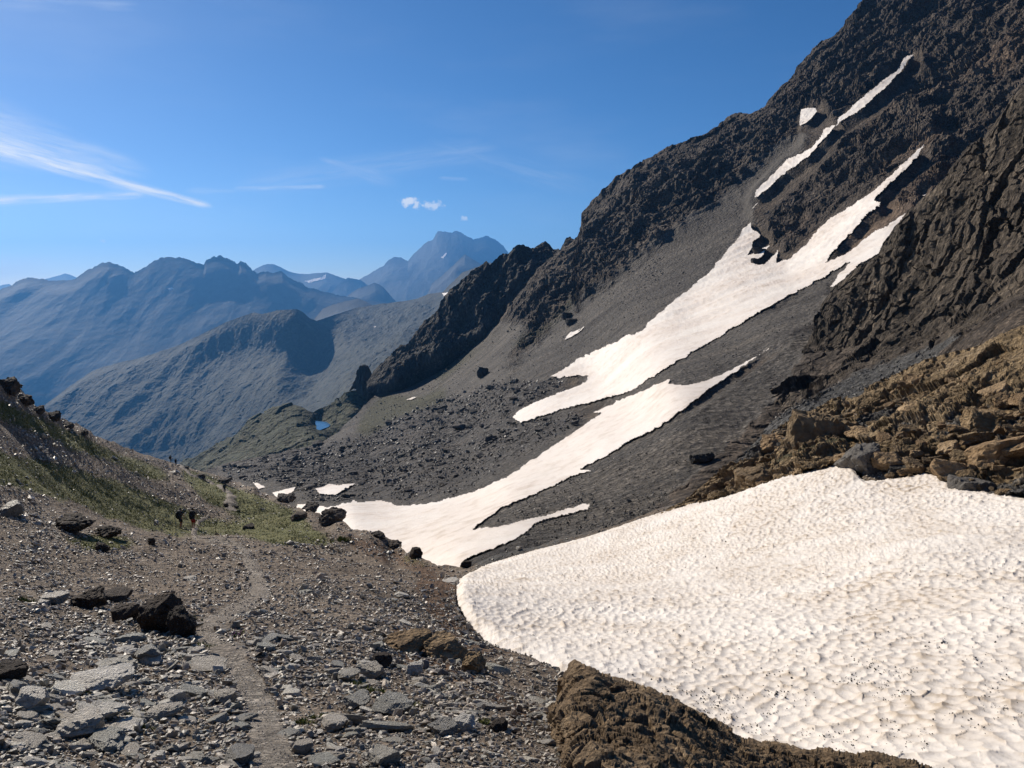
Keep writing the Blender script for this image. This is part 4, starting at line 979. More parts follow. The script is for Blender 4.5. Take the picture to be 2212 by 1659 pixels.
# the brown soil bank
for (uu, vv, w, hw, lab, sd) in [(880, 1408, 110, .36, 'left hump of the brown soil bank beside the rubble', 120), (955, 1424, 105, .50, 'taller right hump of the brown soil bank', 121), (1018, 1450, 56, .8, 'rusty stone block at the right end of the brown soil bank', 122)]:
    named_rock(uu, vv, w, hw, lab, M_BROWN, sd, name='rock_outcrop' if sd < 122 else 'boulder', rough=.11, sink=.3, planes=22)

# --- big brown outcrop in front of the snowfield
O = Layer([(1150,1760),(1170,1640),(1183,1560),(1198,1492),(1210,1458),(1226,1440),(1243,1432),(1262,1440),(1290,1452),(1345,1477),(1380,1486),(1410,1492),(1445,1512),(1480,1533),(1520,1560),(1560,1583),(1600,1600),(1640,1608),(1700,1613),(1730,1628),(1780,1622),(1820,1640),(1880,1640),(1930,1655),(2010,1672),(2080,1690),(2160,1730)],
 [(1150,1760,4.9),(1170,1640,6.2),(1195,1500,6.9),(1243,1432,6.6),(1345,1477,6.5),(1410,1492,6.4),(1480,1533,6.4),(1560,1583,6.3),(1700,1613,6.3),(1880,1640,6.2),(2080,1690,6.0),
  (1215,1560,5.6),(1240,1650,4.8),(1300,1560,5.5),(1400,1600,5.1),(1500,1620,5.2),(1300,1720,4.3),(1500,1720,4.5),(1700,1680,5.4),(1900,1700,5.5),(2100,1740,5.4),(1270,1490,6.0)], 1e-5)
def o_disp(P, N, U, V):
    Q = P + .06 * np.stack([fbm(P, .3, 2, 1), fbm(P, .3, 2, 2), fbm(P, .3, 2, 3)], -1)
    o = .13 * fbm(Q, .9, 3, 611, .5) + .06 * blocks(Q, .5, 621, 1.2, .1) + .035 * blocks(Q, .2, 622, 1.2, .15) + .030 * fbm(Q, .14, 4, 631, .6) + .018 * blocks(Q, .07, 641, 1.4, .25) + .02 * fbm(Q, .25, 4, 651, .6, True)
    o = o * (.5 + .5 * smooth(V - O.vtop(U), 0, 25))
    return N * o[..., None]
M_OUT = rock_mat('brown_outcrop_rock', [(.065, .043, .024), (.22, .15, .084), (.40, .30, .19)], .5, .9, speck=.25, speck_s=14.0)
oc = O.build('rock_outcrop', M_OUT, 1150, 2160, 1.5, [(1150, 1800), (2160, 1800)], 240, o_disp, back=1.0, jag=7)
tag(oc, 'big rough brown outcrop at the bottom in front of the snowfield', 'rock outcrop')

# --- ochre rocks above the snowfield: crag face
class GLayer(Layer):
    def __init__(self, top, k): self.top = np.array(top, float); self.k = k
    def depth(self, u, v): return gdepth(u, v) * self.k
OCT = [(1395,1122),(1430,1106),(1475,1084),(1500,1062),(1530,1040),(1560,1013),(1600,985),(1650,944),(1675,926),(1700,910),(1740,895),(1800,860),(1850,850),(1880,832),(1900,822),(1950,800),(2000,776),(2050,762),(2100,750),(2150,735),(2212,710),(2300,672),(2400,632),(2900,440)]
OL = GLayer(OCT, .992)
def oc_disp(P, N, U, V):
    Q = P * np.array([1, 1, .85]); Q = Q + .5 * np.stack([fbm(P, 3, 2, 1), fbm(P, 3, 2, 2), fbm(P, 3, 2, 3)], -1)
    big = blocks(Q, 4.0, 96, 1.1, .1)
    sm = smooth(U, 1900, 2100) * (1 - smooth(V - OL.vtop(U), 60, 130))        # smooth slabs at the top
    o = 1.0 * fbm(Q, 8, 4, 95, .5) + .55 * big + (1 - .7 * sm) * (.36 * blocks(Q, 1.7, 97, 1.2, .15) + .26 * blocks(Q, .75, 98, 1.5, .15) + .13 * blocks(Q, .33, 99, 1.5, .1)) + .10 * fbm(Q, .5, 3, 100, .6, True)
    o = o * (.3 + .7 * smooth(V - OL.vtop(U), 0, 28)) * np.clip((U - 1380) / 160, .15, 1)
    return N * o[..., None]
OCB = [(1395,1128),(1500,1092),(1590,1072),(1690,1040),(1760,1026),(1850,1004),(1900,1010),(1930,1045),(2005,1035),(2045,1058),(2100,1072),(2212,1084),(2400,1100),(2900,1180)]
M_OCH = rock_mat('ochre_rock', [(.060, .042, .024), (.27, .19, .10), (.50, .38, .24)], 2.2, .9, [('lichen', [(.030, .030, .014), (.085, .075, .035), (.17, .15, .09)]), ('grey', [(.045, .042, .038), (.10, .093, .082), (.19, .175, .155)])], speck=.3, speck_s=10.0)
def oc_attr(U, V, P):
    return {'lichen': smooth(fbm(P, 5, 3, 801), .15, .5), 'grey': np.clip(smooth(fbm(P, 7, 3, 805), .0, .45) + .8 * smooth(V, 960, 1080) * smooth(U, 1850, 2000), 0, 1)}
crag = OL.build('rock_outcrop', M_OCH, 1395, 2860, 1.6, OCB, 260, oc_disp, oc_attr, back=5, jag=7)
tag(crag, 'broad ochre and rust coloured crag rising above the upper edge of the snowfield', 'rock outcrop')
OCHB = [(1560, 1072, 50, .75, 'rusty block at the left tip of the ochre rocks by the snow edge'), (1640, 1050, 95, .8, 'large honey coloured boulder leaning over the snow edge'), (1590, 1060, 44, .6, 'small honey coloured boulder left of the large leaning one'), (1740, 1030, 70, .7, 'brown boulder on the snow edge under the reddish tower'),
 (1800, 1000, 80, .75, 'reddish boulder pile foot just left of the snow tip'), (1795, 960, 130, 1.05, 'tall reddish rock tower above the snow tip'), (1690, 960, 80, .7, 'mossy dark brown boulder at the skyline of the ochre rocks'), (1655, 985, 55, .6, 'brown block between the mossy boulder and the leaning one'),
 (1880, 1020, 110, .7, 'grey undercut boulder at the notch in the snowfield'), (1960, 1020, 80, .5, 'grey brown slab right of the notch in the snowfield'), (2120, 1062, 130, .55, 'large dark grey boulder sitting on the right snow edge'), (2195, 1060, 90, .7, 'dark grey boulder at the right edge above the snow'), (2060, 1052, 60, .6, 'dark hollowed stone at the step in the snow edge'),
 (1985, 900, 95, .75, 'ochre overhanging block high among the ochre rocks'), (2040, 940, 80, .7, 'grey brown block right of the ochre overhang'), (2160, 900, 110, .55, 'brown ledge block near the right edge with dark hollow'), (1900, 930, 70, .7, 'yellow brown block left of the ochre overhang'), (2090, 1000, 90, .6, 'split grey boulder above the right snow edge'), (1950, 965, 75, .6, 'rusty block in the middle of the ochre rocks')]
for i, (uu, vv, w, hw, lab) in enumerate(OCHB):
    named_rock(uu, vv, w, hw, lab, M_BROWN if i < 8 or i > 12 else M_BOULD, 500 + i, yaw=i * .7, rough=.10, sink=.28, planes=16)

# blocks piled over the ochre crag
rs = np.random.RandomState(17)
OME = []
for k in range(12):
    q, f = rock_shape(1500 + k, 4, .8, .09, 14); me = mesh_np('boulder', q, f, 3, False); me.materials.append(M_BROWN); OME.append(me)
u = rs.uniform(1480, 2215, 6000); v = rs.uniform(720, 1075, 6000)
bt = np.interp(u, [p[0] for p in OCB], [p[1] for p in OCB]); tp = OL.vtop(u)
f_ = (v - tp) / (bt - tp)
ok = (f_ > .10) & (f_ < .97) & (rs.rand(6000) < .25 + .75 * f_)
u, v, f_ = u[ok][:230], v[ok][:230], f_[ok][:230]
for c in range(len(u)):
    d_ = float(gdepth(u[c], v[c])) * .985; w = float(np.exp(rs.normal(math.log(19), .55))); s = w * d_ / F
    o = bpy.data.objects.new('boulder', OME[c % 12]); COL.objects.link(o)
    o.location = ray(u[c], v[c]) * d_; o.rotation_euler = (rs.uniform(-.4, .4), rs.uniform(-.4, .4), rs.uniform(0, 6.28)); o.scale = (s * 1.2, s, s * rs.uniform(.8, 1.1))
    lab = 'brown block in the pile at the foot of the ochre crag along the snow edge' if f_[c] > .6 else ('brown block lodged on the upper right part of the ochre crag' if u[c] > 1850 else 'brown block lodged on the left end of the ochre crag')
    tag(o, lab, 'boulder', lab.replace('block', 'blocks'))

# --- dark pinnacle and crags standing on the mountainside
def layer_rock(L, u, v, w, hw, label, mat, seed, name='boulder', depth=.8, rough=.09, sink=.15, planes=14, grp=None, shape=None, yaw=0):
    p_ = L.P(np.array([u], float), np.array([v], float))[0]; d_ = float(L.depth(np.array([u], float), np.array([v], float))[0]); s = w * d_ / F
    if shape is None:
        a, f = rock_shape(seed, 5, 1.0, rough, planes); a = a / np.ptp(a, axis=0)
    else: a, f = shape
    o = solid(name, a, f, mat, rot=(0, 0, yaw), scale=(s, s * depth, s * hw))
    o.location = Vector(p_) + Vector((0, 0, s * hw * (.5 - sink)))
    return tag(o, label, name.replace('_', ' '), grp)
M_PIN = obj_mat('pinnacle_rock', [(.022, .022, .021), (.05, .046, .04), (.10, .085, .07)], .6, .8, (1, 1, .5), .1)
a, f = rock_shape(77, 6, 1.0, .22, 12); a = a / np.ptp(a, axis=0)
a[:, :2] *= (1.35 - 1.2 * np.clip(a[:, 2] + .5, 0, 1) ** .8)[:, None]; a[:, 0] += .10 * np.clip(a[:, 2], -.5, .5)
layer_rock(B, 782, 838, 78, .92, 'dark pointed rock pinnacle standing apart left of the jagged ridge', M_PIN, 77, 'rock_outcrop', .8, sink=.25, shape=(a, f))
layer_rock(B, 812, 833, 30, .6, 'low dark crag between the pinnacle and the jagged ridge', M_PIN, 79, 'rock_outcrop')
for i, (uu, vv, w, hw, lab) in enumerate([(1045, 812, 26, 1.0, 'dark block standing on the scree left of the snow tongue'), (1225, 690, 24, .8, 'dark crag on the scree above the slanting snow sliver'), (1150, 742, 34, .6, 'dark crag at the edge of the greenish strip'), (885, 832, 22, .4, 'low dark rock on the slope right of the pinnacle'),
   (1640, 548, 30, .55, 'dark rock island in the upper left of the snow tongue'), (1630, 568, 22, .6, 'small dark rock island below the larger one in the snow tongue'), (1235, 700, 26, .6, 'second dark crag above the slanting snow sliver'), (1720, 800, 24, .35, 'dark flat boulder on the grey scree under the cliff'), (1510, 1000, 55, .5, 'brown outcrop in the grey scree left of the ochre rocks'), (1570, 965, 60, .6, 'dark brown outcrop in the scree under the cliff foot'), (1620, 935, 60, .5, 'rounded dark rock at the foot of the cliff')]):
    L_ = B if i < 8 else C
    layer_rock(L_ if uu > 1560 or i < 8 else B, uu, vv, w, hw, lab, M_PIN, 700 + i, 'rock_outcrop')

# --- rubble and boulders of the mountainside
rs = np.random.RandomState(21)
def layer_points(L, u, v):
    P0 = L.P(u, v); Pu = L.P(u + 2, v); Pv = L.P(u, v + 2)
    n = np.cross(Pu - P0, Pv - P0); n /= np.linalg.norm(n, axis=1)[:, None]
    n[(n * P0).sum(1) > 0] *= -1
    return P0, n
NBS = 90000
u = rs.uniform(440, 1840, NBS); v = rs.uniform(270, 1235, NBS)
sc, bo = b_masks(u, v)
snm = sample(SNOW_M, u, v)
q3 = np.stack([u, v * 1.3, u * 0], -1); cl = fbm(q3, 90, 3, 301)
lowr = smooth(v, 980, 1150) * smooth(u, 1000, 1200)
px = np.where(bo > .5, np.exp(rs.normal(math.log(3.6), .5, NBS) + .5 * cl), np.exp(rs.normal(math.log(1.6), .4, NBS) + .5 * cl)) * (1 + .9 * lowr)
ok = (snm < .1) & (v > B.vtop(u) + 3) & (rs.rand(NBS) < np.where(bo > .5, .9, .75 * sc * (.5 + .5 * smooth(cl, -.3, .4)) + .9 * lowr * sc))
u, v, px, bo = u[ok], v[ok], px[ok], bo[ok]
P0, n0 = layer_points(B, u, v); dd = P0[:, 1] * CP - P0[:, 2] * SP
size = px * dd / F
up = np.array([0, 0, 1.0]); nn2 = n0 * .6 + up * .4; nn2 /= np.linalg.norm(nn2, axis=1)[:, None]
big = np.argsort(-np.where(bo > .5, px, px * .7))[:110]
mask = np.ones(len(u), bool); mask[big] = False
tb = np.clip(rs.beta(1.8, 2.6, len(u)) + .1 * cl[ok], 0, 1)
scree_o = scatter('scree', P0[mask] + n0[mask] * .1, size[mask], nn2[mask], CHUNKS + SLATES[:8], M_BSTONE, 22, .3, tb[mask], sink=.05)
tag(scree_o, 'dark grey scree and block rubble covering the lower mountainside', 'scree', kind='stuff')
BME = []
for k in range(10):
    a, f = rock_shape(900 + k, 3, .75 + .1 * (k % 3), .05, 12); me = mesh_np('boulder', a, f, 3, False); me.materials.append(M_BOULD); BME.append(me)
for c, k in enumerate(big):
    o = bpy.data.objects.new('boulder', BME[c % 10]); COL.objects.link(o)
    s = float(size[k]) * 1.15
    o.location = Vector(P0[k]) + Vector(n0[k]) * s * .2; o.rotation_euler = (rs.uniform(-.4, .4), rs.uniform(-.4, .4), rs.uniform(0, 6.28)); o.scale = (s * 1.3, s, s)
    if v[k] < 1000 and u[k] > 850: lab = 'dark block in the boulder field beside the lower end of the long snow tongue'
    elif v[k] > 1100 or u[k] > 1000: lab = 'grey block on the scree between the gully snow and the near snowfield'
    else: lab = 'dark block in the boulder field above the small gully snow patches'
    tag(o, lab, 'boulder', lab.replace('block', 'blocks'))
# stones on the near grey scree and the cliff foot
rs = np.random.RandomState(31)
u = rs.uniform(1560, 2300, 16000); v = rs.uniform(650, 1010, 16000)
ok = (sample(CSC, u, v) > .5) & (v > C.vtop(u) + 4)
u, v = u[ok], v[ok]; P0, n0 = layer_points(C, u, v); dd = P0[:, 1] * CP - P0[:, 2] * SP
sz = np.exp(rs.normal(math.log(2.8), .45, len(u))) * dd / F
tag(scatter('scree', P0, sz, n0 * .6 + up * .4, CHUNKS + SLATES[:8], M_BSTONE, 32, .3, rs.beta(1.8, 2.2, len(u)), sink=.05), 'grey scree apron at the foot of the dark cliff', 'scree', kind='stuff')

# --- black pebbles on the snow
rs = np.random.RandomState(41)
cu, cv = rs.uniform(1250, 2230, 60), np.minimum(1340 + 300 * np.sqrt(rs.rand(60)), 1640)
k = rs.randint(0, 60, 900); u = cu[k] + rs.normal(0, 20, 900); v = cv[k] + rs.normal(0, 7, 900)
u = np.r_[u, rs.uniform(1050, 2250, 160)]; v = np.r_[v, rs.uniform(1150, 1650, 160)]
P0, ok = snow_pt(u, v); P0 = P0[ok]
pxs = np.exp(rs.normal(math.log(2.5), .4, len(P0)))
M_PEB = rock_mat('black_pebble', [(.012, .012, .012), (.03, .028, .026), (.06, .055, .05)], .05, .3)
tag(scatter('pebbles', P0 + np.array([0, 0, .006]), pxs * (P0[:, 1] * CP - P0[:, 2] * SP) / F, np.repeat([[0, 0, 1.0]], len(P0), 0), CHUNKS[:6], M_PEB, 42, .4, sink=.3), 'small black stones scattered on the lower snowfield', 'pebbles', kind='stuff')

# ------------------------------------------------------------------ turf
M_GRASS, T = new_mat('turf_blades')
tn = attr(T, 'tint')
gc = T.ramp(tn, [(0, (.06, .08, .02)), (.4, (.125, .14, .035)), (.75, (.20, .185, .06)), (1, (.30, .26, .12))])
finish(T, gc, .7, None, .15)
def blades(pts, h, seed, nb=7):
    rs = np.random.RandomState(seed); n_ = len(pts); V = np.empty((n_, nb, 3, 3))
    a = rs.uniform(0, 6.283, (n_, nb)); lean = rs.uniform(.15, .8, (n_, nb)) * h[:, None]; hh_ = h[:, None] * rs.uniform(.55, 1.1, (n_, nb))
    r = .35 * h[:, None] * rs.rand(n_, nb); w = .13 * h[:, None] * rs.uniform(.7, 1.4, (n_, nb))
    dx, dy = np.cos(a), np.sin(a)
    bx, by = dx * r, dy * r
    V[..., 0, :] = np.stack([bx - dy * w, by + dx * w, -.1 * hh_], -1); V[..., 1, :] = np.stack([bx + dy * w, by - dx * w, -.1 * hh_], -1); V[..., 2, :] = np.stack([bx + dx * lean, by + dy * lean, hh_], -1)
    V += pts[:, None, None, :]
    return V.reshape(-1, 3), np.arange(n_ * nb * 3).reshape(-1, 3)
rs = np.random.RandomState(51)
u = rs.uniform(-60, 960, 120000); v = rs.uniform(830, 1230, 120000)
g = sample(GRASS_M, u, v); q3 = np.stack([u, v * 2, u * 0], -1)
ok = (below_crest(u, v, 1)) & (rs.rand(120000) < smooth(g + .35 * fbm(q3, 40, 3, 401), .22, .6)) & (sample(PATH_M, u, v) < .3)
u, v = u[ok], v[ok]; p, d = gpoint(u, v)
h = np.exp(rs.normal(math.log(1.8), .35, len(u))) * d / F
h = np.minimum(h, .3)
vv_, ff_ = blades(p, h, 52)
ti = np.clip(.36 + .32 * fbm(np.stack([u, v * 2, u * 0], -1), 60, 3, 403) + .22 * rs.normal(size=len(u)) * .6, 0, 1)
me = mesh_np('grass', vv_, ff_, 3, False, {'tint': np.repeat(ti, 21)})
tag(link('grass', me, M_GRASS), 'short alpine grass growing in patches on the left slope', 'grass', kind='stuff')
TUFTS = [(308,1580,'beside the long grey-green slab'),(300,1552,'behind the long grey-green slab'),(690,1548,'right of the footpath above the tilted grey block'),(655,1560,'on the right edge of the path gravel'),(770,1478,'left of the brown soil bank'),(800,1492,'below the grey low boulder'),(885,1520,'above the long grey flat block'),(1048,1560,'left of the big brown outcrop'),(395,1345,'between the dark boulders and the path'),(1230,1655,'at the foot of the big brown outcrop'),(745,1172,'on the gravel under the turf edge'),(60,1300,'left of the dark rock row'),(440,1405,'at the bend of the footpath')]
for i, (uu, vv, where) in enumerate(TUFTS):
    p_, d_ = gpoint(uu, vv)
    rs = np.random.RandomState(600 + i); n_ = 16
    s = 20 * d_[0] / F
    pp = np.stack([rs.normal(0, s * .6, n_), rs.normal(0, s * .5, n_), np.zeros(n_)], -1)
    pp[:, 2] = gz(pp[:, 0] + p_[0, 0], pp[:, 1] + p_[0, 1]) - p_[0, 2]
    a, f = blades(pp, np.full(n_, s * .55), 610 + i, 8)
    me = mesh_np('grass_tuft', a, f, 3, False, {'tint': np.repeat(rs.uniform(.1, .55, n_), 24)})
    o = link('grass_tuft', me, M_GRASS); o.location = p_[0]
    tag(o, 'small green tuft growing ' + where, 'grass tuft', 'green tufts among the rubble')
M_PETAL, T = new_mat('purple_petals'); finish(T, (.22, .08, .20), .7)
for i, (uu, vv, where) in enumerate([(178, 1500, 'in front of the tilted yellowish slab'), (286, 1335, 'between the dark boulders on the left'), (512, 1380, 'on the right side of the path bend')]):
    p_, d_ = gpoint(uu, vv); rs = np.random.RandomState(650 + i); s = 18 * d_[0] / F
    pp = np.stack([rs.normal(0, s * .5, 14), rs.normal(0, s * .5, 14), np.zeros(14)], -1)
    a, f = blades(pp, np.full(14, s * .5), 660 + i, 7)
    me = mesh_np('flowering_plant', a, f, 3, False, {'tint': np.repeat(rs.uniform(.1, .4, 14), 21)})
    o = link('flowering_plant', me, M_GRASS); o.location = p_[0]
    tag(o, 'purple flowering cushion plant ' + where, 'plant', 'purple flowering plants')
    c, f2 = ico(1); fl = np.stack([rs.normal(0, s * .5, 30), rs.normal(0, s * .5, 30), rs.uniform(.35, .65, 30) * s], -1)
    vv2 = (fl[:, None] + c[None] * s * .06).reshape(-1, 3); ff2 = (f2[None] + 12 * np.arange(30)[:, None, None]).reshape(-1, 3)
    link('blossoms', mesh_np('blossoms', vv2, ff2, 3, True), M_PETAL, o)['kind'] = 'stuff'

# ------------------------------------------------------------------ hikers
def plain(name, c, rough=.8):
    m, T = new_mat(name)
    pos = T.n('ShaderNodeTexCoord', 'Object')
    col = T.mix(T.noise(pos, 9.0, 4, .6), tuple(x * .75 for x in c), tuple(min(1, x * 1.25) for x in c))
    finish(T, col, rough, T.n('ShaderNodeBump', 0, i_Strength=.3, i_Distance=.01, i_Height=T.noise(pos, 40.0, 4, .6)))
    return m
M_SKIN = plain('skin', (.32, .18, .12), .6); M_HAIR = plain('dark_hair', (.02, .014, .01)); M_BLACK = plain('black_cloth', (.018, .019, .022)); M_RED = plain('red_cloth', (.30, .025, .018)); M_NAVY = plain('navy_cloth', (.018, .022, .035)); M_PACK = plain('dark_nylon', (.016, .017, .02)); M_BOOT = plain('boot_leather', (.03, .024, .02)); M_POLE = plain('grey_metal', (.25, .25, .26), .35)
def skinned(name, verts, edges, mat, parent=None, sub=2, root=0):
    me = bpy.data.meshes.new(name); me.from_pydata([x[0] for x in verts], edges, [])
    o = bpy.data.objects.new(name, me); COL.objects.link(o)
    o.modifiers.new('skin', 'SKIN'); o.modifiers['skin'].use_smooth_shade = True
    for sv, x in zip(me.skin_vertices[0].data, verts): sv.radius = (x[1], x[2] if len(x) > 2 else x[1]); sv.use_root = False
    me.skin_vertices[0].data[root].use_root = True
    s = o.modifiers.new('sub', 'SUBSURF'); s.levels = sub; s.render_levels = sub
    dg = bpy.context.evaluated_depsgraph_get(); dg.update()
    nm = bpy.data.meshes.new_from_object(o.evaluated_get(dg))
    bpy.data.objects.remove(o); bpy.data.meshes.remove(me)
    nm.name = name; nm.materials.clear()
    return link(name, nm, mat, parent)
def tube(bm, pts, r):
    ring = []
    for i, (p0, rr) in enumerate(zip(pts, r)):
        t = (Vector(pts[min(i + 1, len(pts) - 1)]) - Vector(pts[max(i - 1, 0)])).normalized(); a = t.orthogonal().normalized(); b = t.cross(a)
        ring.append([bm.verts.new(Vector(p0) + (a * math.cos(k * 1.047) + b * math.sin(k * 1.047)) * rr) for k in range(6)])
    for r0, r1 in zip(ring, ring[1:]):
        for k in range(6): bm.faces.new((r0[k], r0[(k + 1) % 6], r1[(k + 1) % 6], r1[k]))
    bm.faces.new(ring[0][::-1]); bm.faces.new(ring[-1])
def hiker(u, v, yaw, h, label, top, legs, step=.22, arm=.15, pack_label=None, pole=False, seed=0, long=False):
    p_, d_ = gpoint(u, v)
    k = h / 1.78
    L, Rr = step, -step
    S = [((0, 0, .96), .13, .11), ((0, -.01, 1.10), .125, .10), ((0, 0, 1.30), .155, .11), ((0, .01, 1.45), .09, .075), ((0, .03, 1.53), .052), ((0, .05, 1.60), .075), ((0, .06, 1.69), .088), ((0, .06, 1.75), .06),
         ((-.18, 0, 1.43), .055), ((-.25, -arm * .4, 1.17), .043), ((-.26, arm * .6 - .02, .94), .031), ((-.26, arm * .7, .86), .036, .02),
         ((.18, 0, 1.43), .055), ((.26, arm * .2, 1.18), .043), ((.29, arm + .1, .98), .031), ((.29, arm + .16, .92), .036, .02),
         ((-.095, 0, .90), .09), ((-.10, L * .75 + .04, .50), .06), ((-.10, L * .6 - .02, .11), .042), ((-.10, L * .6 + .14, .05), .035),
         ((.095, 0, .90), .09), ((.10, Rr * .5 + .05, .50), .06), ((.10, Rr - .06, .12), .042), ((.10, Rr + .09, .05), .035)]
    E_ = [(0, 1), (1, 2), (2, 3), (3, 4), (4, 5), (5, 6), (6, 7), (3, 8), (8, 9), (9, 10), (10, 11), (3, 12), (12, 13), (13, 14), (14, 15), (0, 16), (16, 17), (17, 18), (18, 19), (0, 20), (20, 21), (21, 22), (22, 23)]
    body = skinned('person', S, E_, M_SKIN)
    bm = bmesh.new(); bm.from_mesh(body.data)
    for s, c in ((-1, S[11][0]), (1, S[15][0])):                       # fingers and thumb, ears, nose
        for q in range(4):
            x, y, z = c[0], c[1] + .03 - .02 * q, c[2]
            tube(bm, [(x, y, z), (x - s * .004, y + .005, z - .045), (x - s * .02, y + .004, z - (.085, .095, .09, .075)[q])], [.009, .009, .006])
        tube(bm, [(c[0] - s * .01, c[1] + .03, c[2] + .03), (c[0] - s * .03, c[1] + .06, c[2] - .005), (c[0] - s * .035, c[1] + .065, c[2] - .035)], [.010, .010, .007])
        tube(bm, [(s * .080, .055, 1.66), (s * .097, .045, 1.68), (s * .09, .05, 1.70)], [.018, .02, .012])
    tube(bm, [(0, .135, 1.69), (0, .165, 1.66), (0, .14, 1.645)], [.010, .016, .012])
    bm.to_mesh(body.data); bm.free()
    for pol in body.data.polygons: pol.use_smooth = True
    body.location = p_[0] + np.array([0, 0, .02]); body.rotation_euler = (0, 0, yaw); body.scale = (k, k, k)
    tag(body, label, 'person')
    g = 1.14
    skinned('shirt', [(S[i][0], S[i][1] * g + .006, (S[i][2] if len(S[i]) > 2 else S[i][1]) * g + .006) for i in (0, 1, 2, 3)] + [(S[8][0], .07), ((-.22, -arm * .2, 1.30), .06), (S[12][0], .07), ((.22, arm * .1, 1.30), .06)], [(0, 1), (1, 2), (2, 3), (3, 4), (4, 5), (3, 6), (6, 7)], top, body)
    kl, kr = Vector(S[17][0]), Vector(S[21][0])
    ends = ([(tuple(kl + Vector((0, 0, .03))), .085), (tuple(kr + Vector((0, 0, .03))), .085)] if not long else [(tuple(kl), .08), (tuple(kr), .08), (S[18][0], .06), (S[22][0], .06)])
    skinned('trousers' if long else 'shorts', [((0, 0, 1.0), .15, .13), ((0, 0, .93), .15, .13), (S[16][0], .105), (S[20][0], .105)] + ends, [(0, 1), (1, 2), (1, 3), (2, 4), (3, 5)] + ([(4, 6), (5, 7)] if long else []), legs, body)
    for i, j in ((18, 19), (22, 23)):
        a_, b_ = Vector(S[i][0]), Vector(S[j][0])
        skinned('boot', [(tuple(a_ + Vector((0, 0, .06))), .055), (tuple(a_ + Vector((0, -.01, -.03))), .058), (tuple(b_ + Vector((0, .02, .0))), .048)], [(0, 1), (1, 2)], M_BOOT, body)
    a, f = ico(3); hv = a * np.array([.098, .11, .10]) + np.array([0, .048, 1.705]); kp = [t for t in f if (hv[t].mean(0)[2] > 1.70 or hv[t].mean(0)[1] < .03)]
    us_ = np.unique(kp); mp = np.full(len(hv), -1); mp[us_] = np.arange(len(us_))
    link('hair', mesh_np('hair', hv[us_], mp[np.array(kp)], 3, True), M_HAIR, body)
    if pack_label:
        bm = bmesh.new(); bmesh.ops.create_cube(bm, size=1.0)
        for w in bm.verts:
            w.co = Vector((w.co.x * (.34 if w.co.z < 0 else .30), w.co.y * .22, w.co.z * .56))
        bmesh.ops.subdivide_edges(bm, edges=bm.edges[:], cuts=3, use_grid_fill=True, smooth=.35)
        bmesh.ops.bevel(bm, geom=[e for e in bm.edges if e.calc_face_angle(0) > .6], offset=.02, segments=2, affect='EDGES')
        me = bpy.data.meshes.new('backpack'); bm.to_mesh(me); bm.free()
        pk = link('backpack', me, M_PACK)
        pk.matrix_world = Matrix.Translation(body.location) @ Matrix.Rotation(yaw, 4, 'Z') @ Matrix.Scale(k, 4) @ Matrix.Translation((0, -.25, 1.26))
        tag(pk, pack_label, 'backpack')
        for nm_, dim, lc in (('lid', (.32, .25, .12), (0, 0, .32)), ('pocket', (.24, .08, .26), (0, -.17, -.10))):
            a, f = ico(3); q = np.sign(a) * np.abs(a) ** .55 * .5 * np.array(dim) + np.array(lc)
            link(nm_, mesh_np(nm_, q, f, 3, True), M_PACK, pk)
        for s in (-1, 1):
            bm = bmesh.new(); tube(bm, [(s * .11, .1, .22), (s * .13, .24, .23), (s * .14, .38, .12), (s * .14, .38, -.04), (s * .15, .2, -.18), (s * .14, .1, -.2)], [.022] * 6)
            me = bpy.data.meshes.new('shoulder_strap'); bm.to_mesh(me); bm.free(); link('shoulder_strap', me, M_PACK, pk)
    if pole:
        bm = bmesh.new(); tube(bm, [(.285, arm + .19, .98), (.30, arm + .20, .55), (.33, arm + .22, .02)], [.012, .009, .006])
        me = bpy.data.meshes.new('trekking_pole'); bm.to_mesh(me); bm.free(); o = link('trekking_pole', me, M_POLE)
        o.matrix_world = Matrix.Translation(body.location) @ Matrix.Rotation(yaw, 4, 'Z') @ Matrix.Scale(k, 4)
        tag(o, 'thin trekking pole in the right hand of the hiker in red shorts', 'trekking pole')
        bm = bmesh.new(); tube(bm, [(.285, arm + .19, .99), (.286, arm + .19, .88)], [.017, .015]); me = bpy.data.meshes.new('grip'); bm.to_mesh(me); bm.free(); link('grip', me, M_BLACK, o)
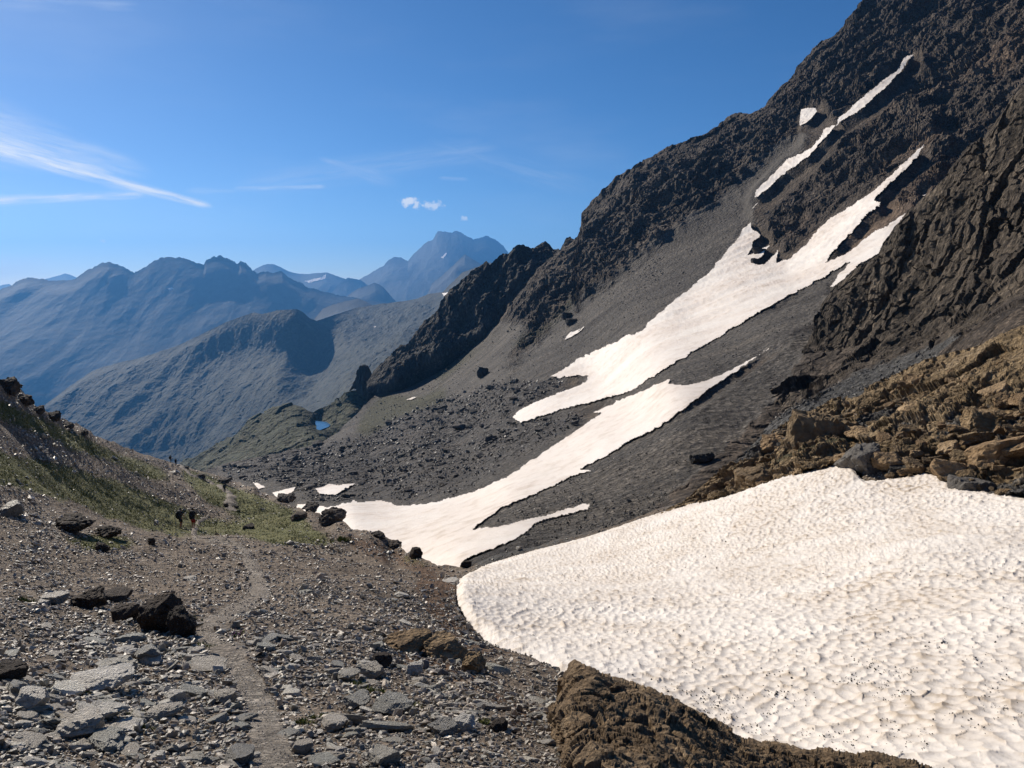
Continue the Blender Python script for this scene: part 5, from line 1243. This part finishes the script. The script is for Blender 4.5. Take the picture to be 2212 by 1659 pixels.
hiker(418, 1141.5, .15, 1.84, 'hiker in dark top and red shorts walking away on the path', M_BLACK, M_RED, .24, .18, 'dark backpack on the hiker in red shorts', True)
hiker(391, 1138, -.1, 1.70, 'dark clothed hiker with bare legs left of the one in red shorts', M_NAVY, M_BLACK, .12, .08, 'bulky dark backpack on the hiker left of the red shorts')
hiker(485.5, 1063.5, .3, 1.75, 'lone dark hiker on the upper path bend', M_BLACK, M_BLACK, .26, .1, 'dark backpack on the lone hiker at the upper path bend', long=True)
hiker(369.5, 1003.5, -.2, 1.80, 'left one of two dark hikers on the skyline at the path top', M_BLACK, M_BLACK, .2, .1, 'dark backpack on the left skyline hiker', long=True)
hiker(380.5, 1007.5, .1, 1.70, 'right one of two dark hikers on the skyline at the path top', M_NAVY, M_BLACK, .2, .1, 'dark backpack on the right skyline hiker', long=True)

# ------------------------------------------------------------------ haze: the air over the valley
zs = []
for o in scene.objects:
    if o.type == 'MESH':
        zs += [(o.matrix_world @ Vector(c)) for c in o.bound_box]
lo = [min(p[i] for p in zs) for i in range(3)]; hi = [max(p[i] for p in zs) for i in range(3)]
HM = bpy.data.materials.new('haze_air'); HM.use_nodes = True; HM.node_tree.nodes.clear(); T = NT(HM.node_tree)
vol = T.t.nodes.new('ShaderNodeVolumePrincipled')
vol.inputs['Color'].default_value = (0.14, 0.44, 1.0, 1)
vol.inputs['Density'].default_value = 7.2e-5
vol.inputs['Anisotropy'].default_value = 0.35
o_ = T.t.nodes.new('ShaderNodeOutputMaterial'); T.l.new(vol.outputs[0], o_.inputs['Volume'])
bm = bmesh.new(); bmesh.ops.create_cube(bm, size=1.0)
x0, x1, y0, y1, z0, z1 = lo[0] - 1500, hi[0] + 1500, lo[1] - 800, hi[1] + 300, lo[2] - 1, hi[2] + 30
for v in bm.verts:
    v.co = Vector((x0 if v.co.x < 0 else x1, y0 if v.co.y < 0 else y1, z0 if v.co.z < 0 else z1))
me = bpy.data.meshes.new('haze'); bm.to_mesh(me); bm.free()
tag(link('haze', me, HM), 'thin blue mountain haze filling the air of the valley', 'haze', kind='stuff')
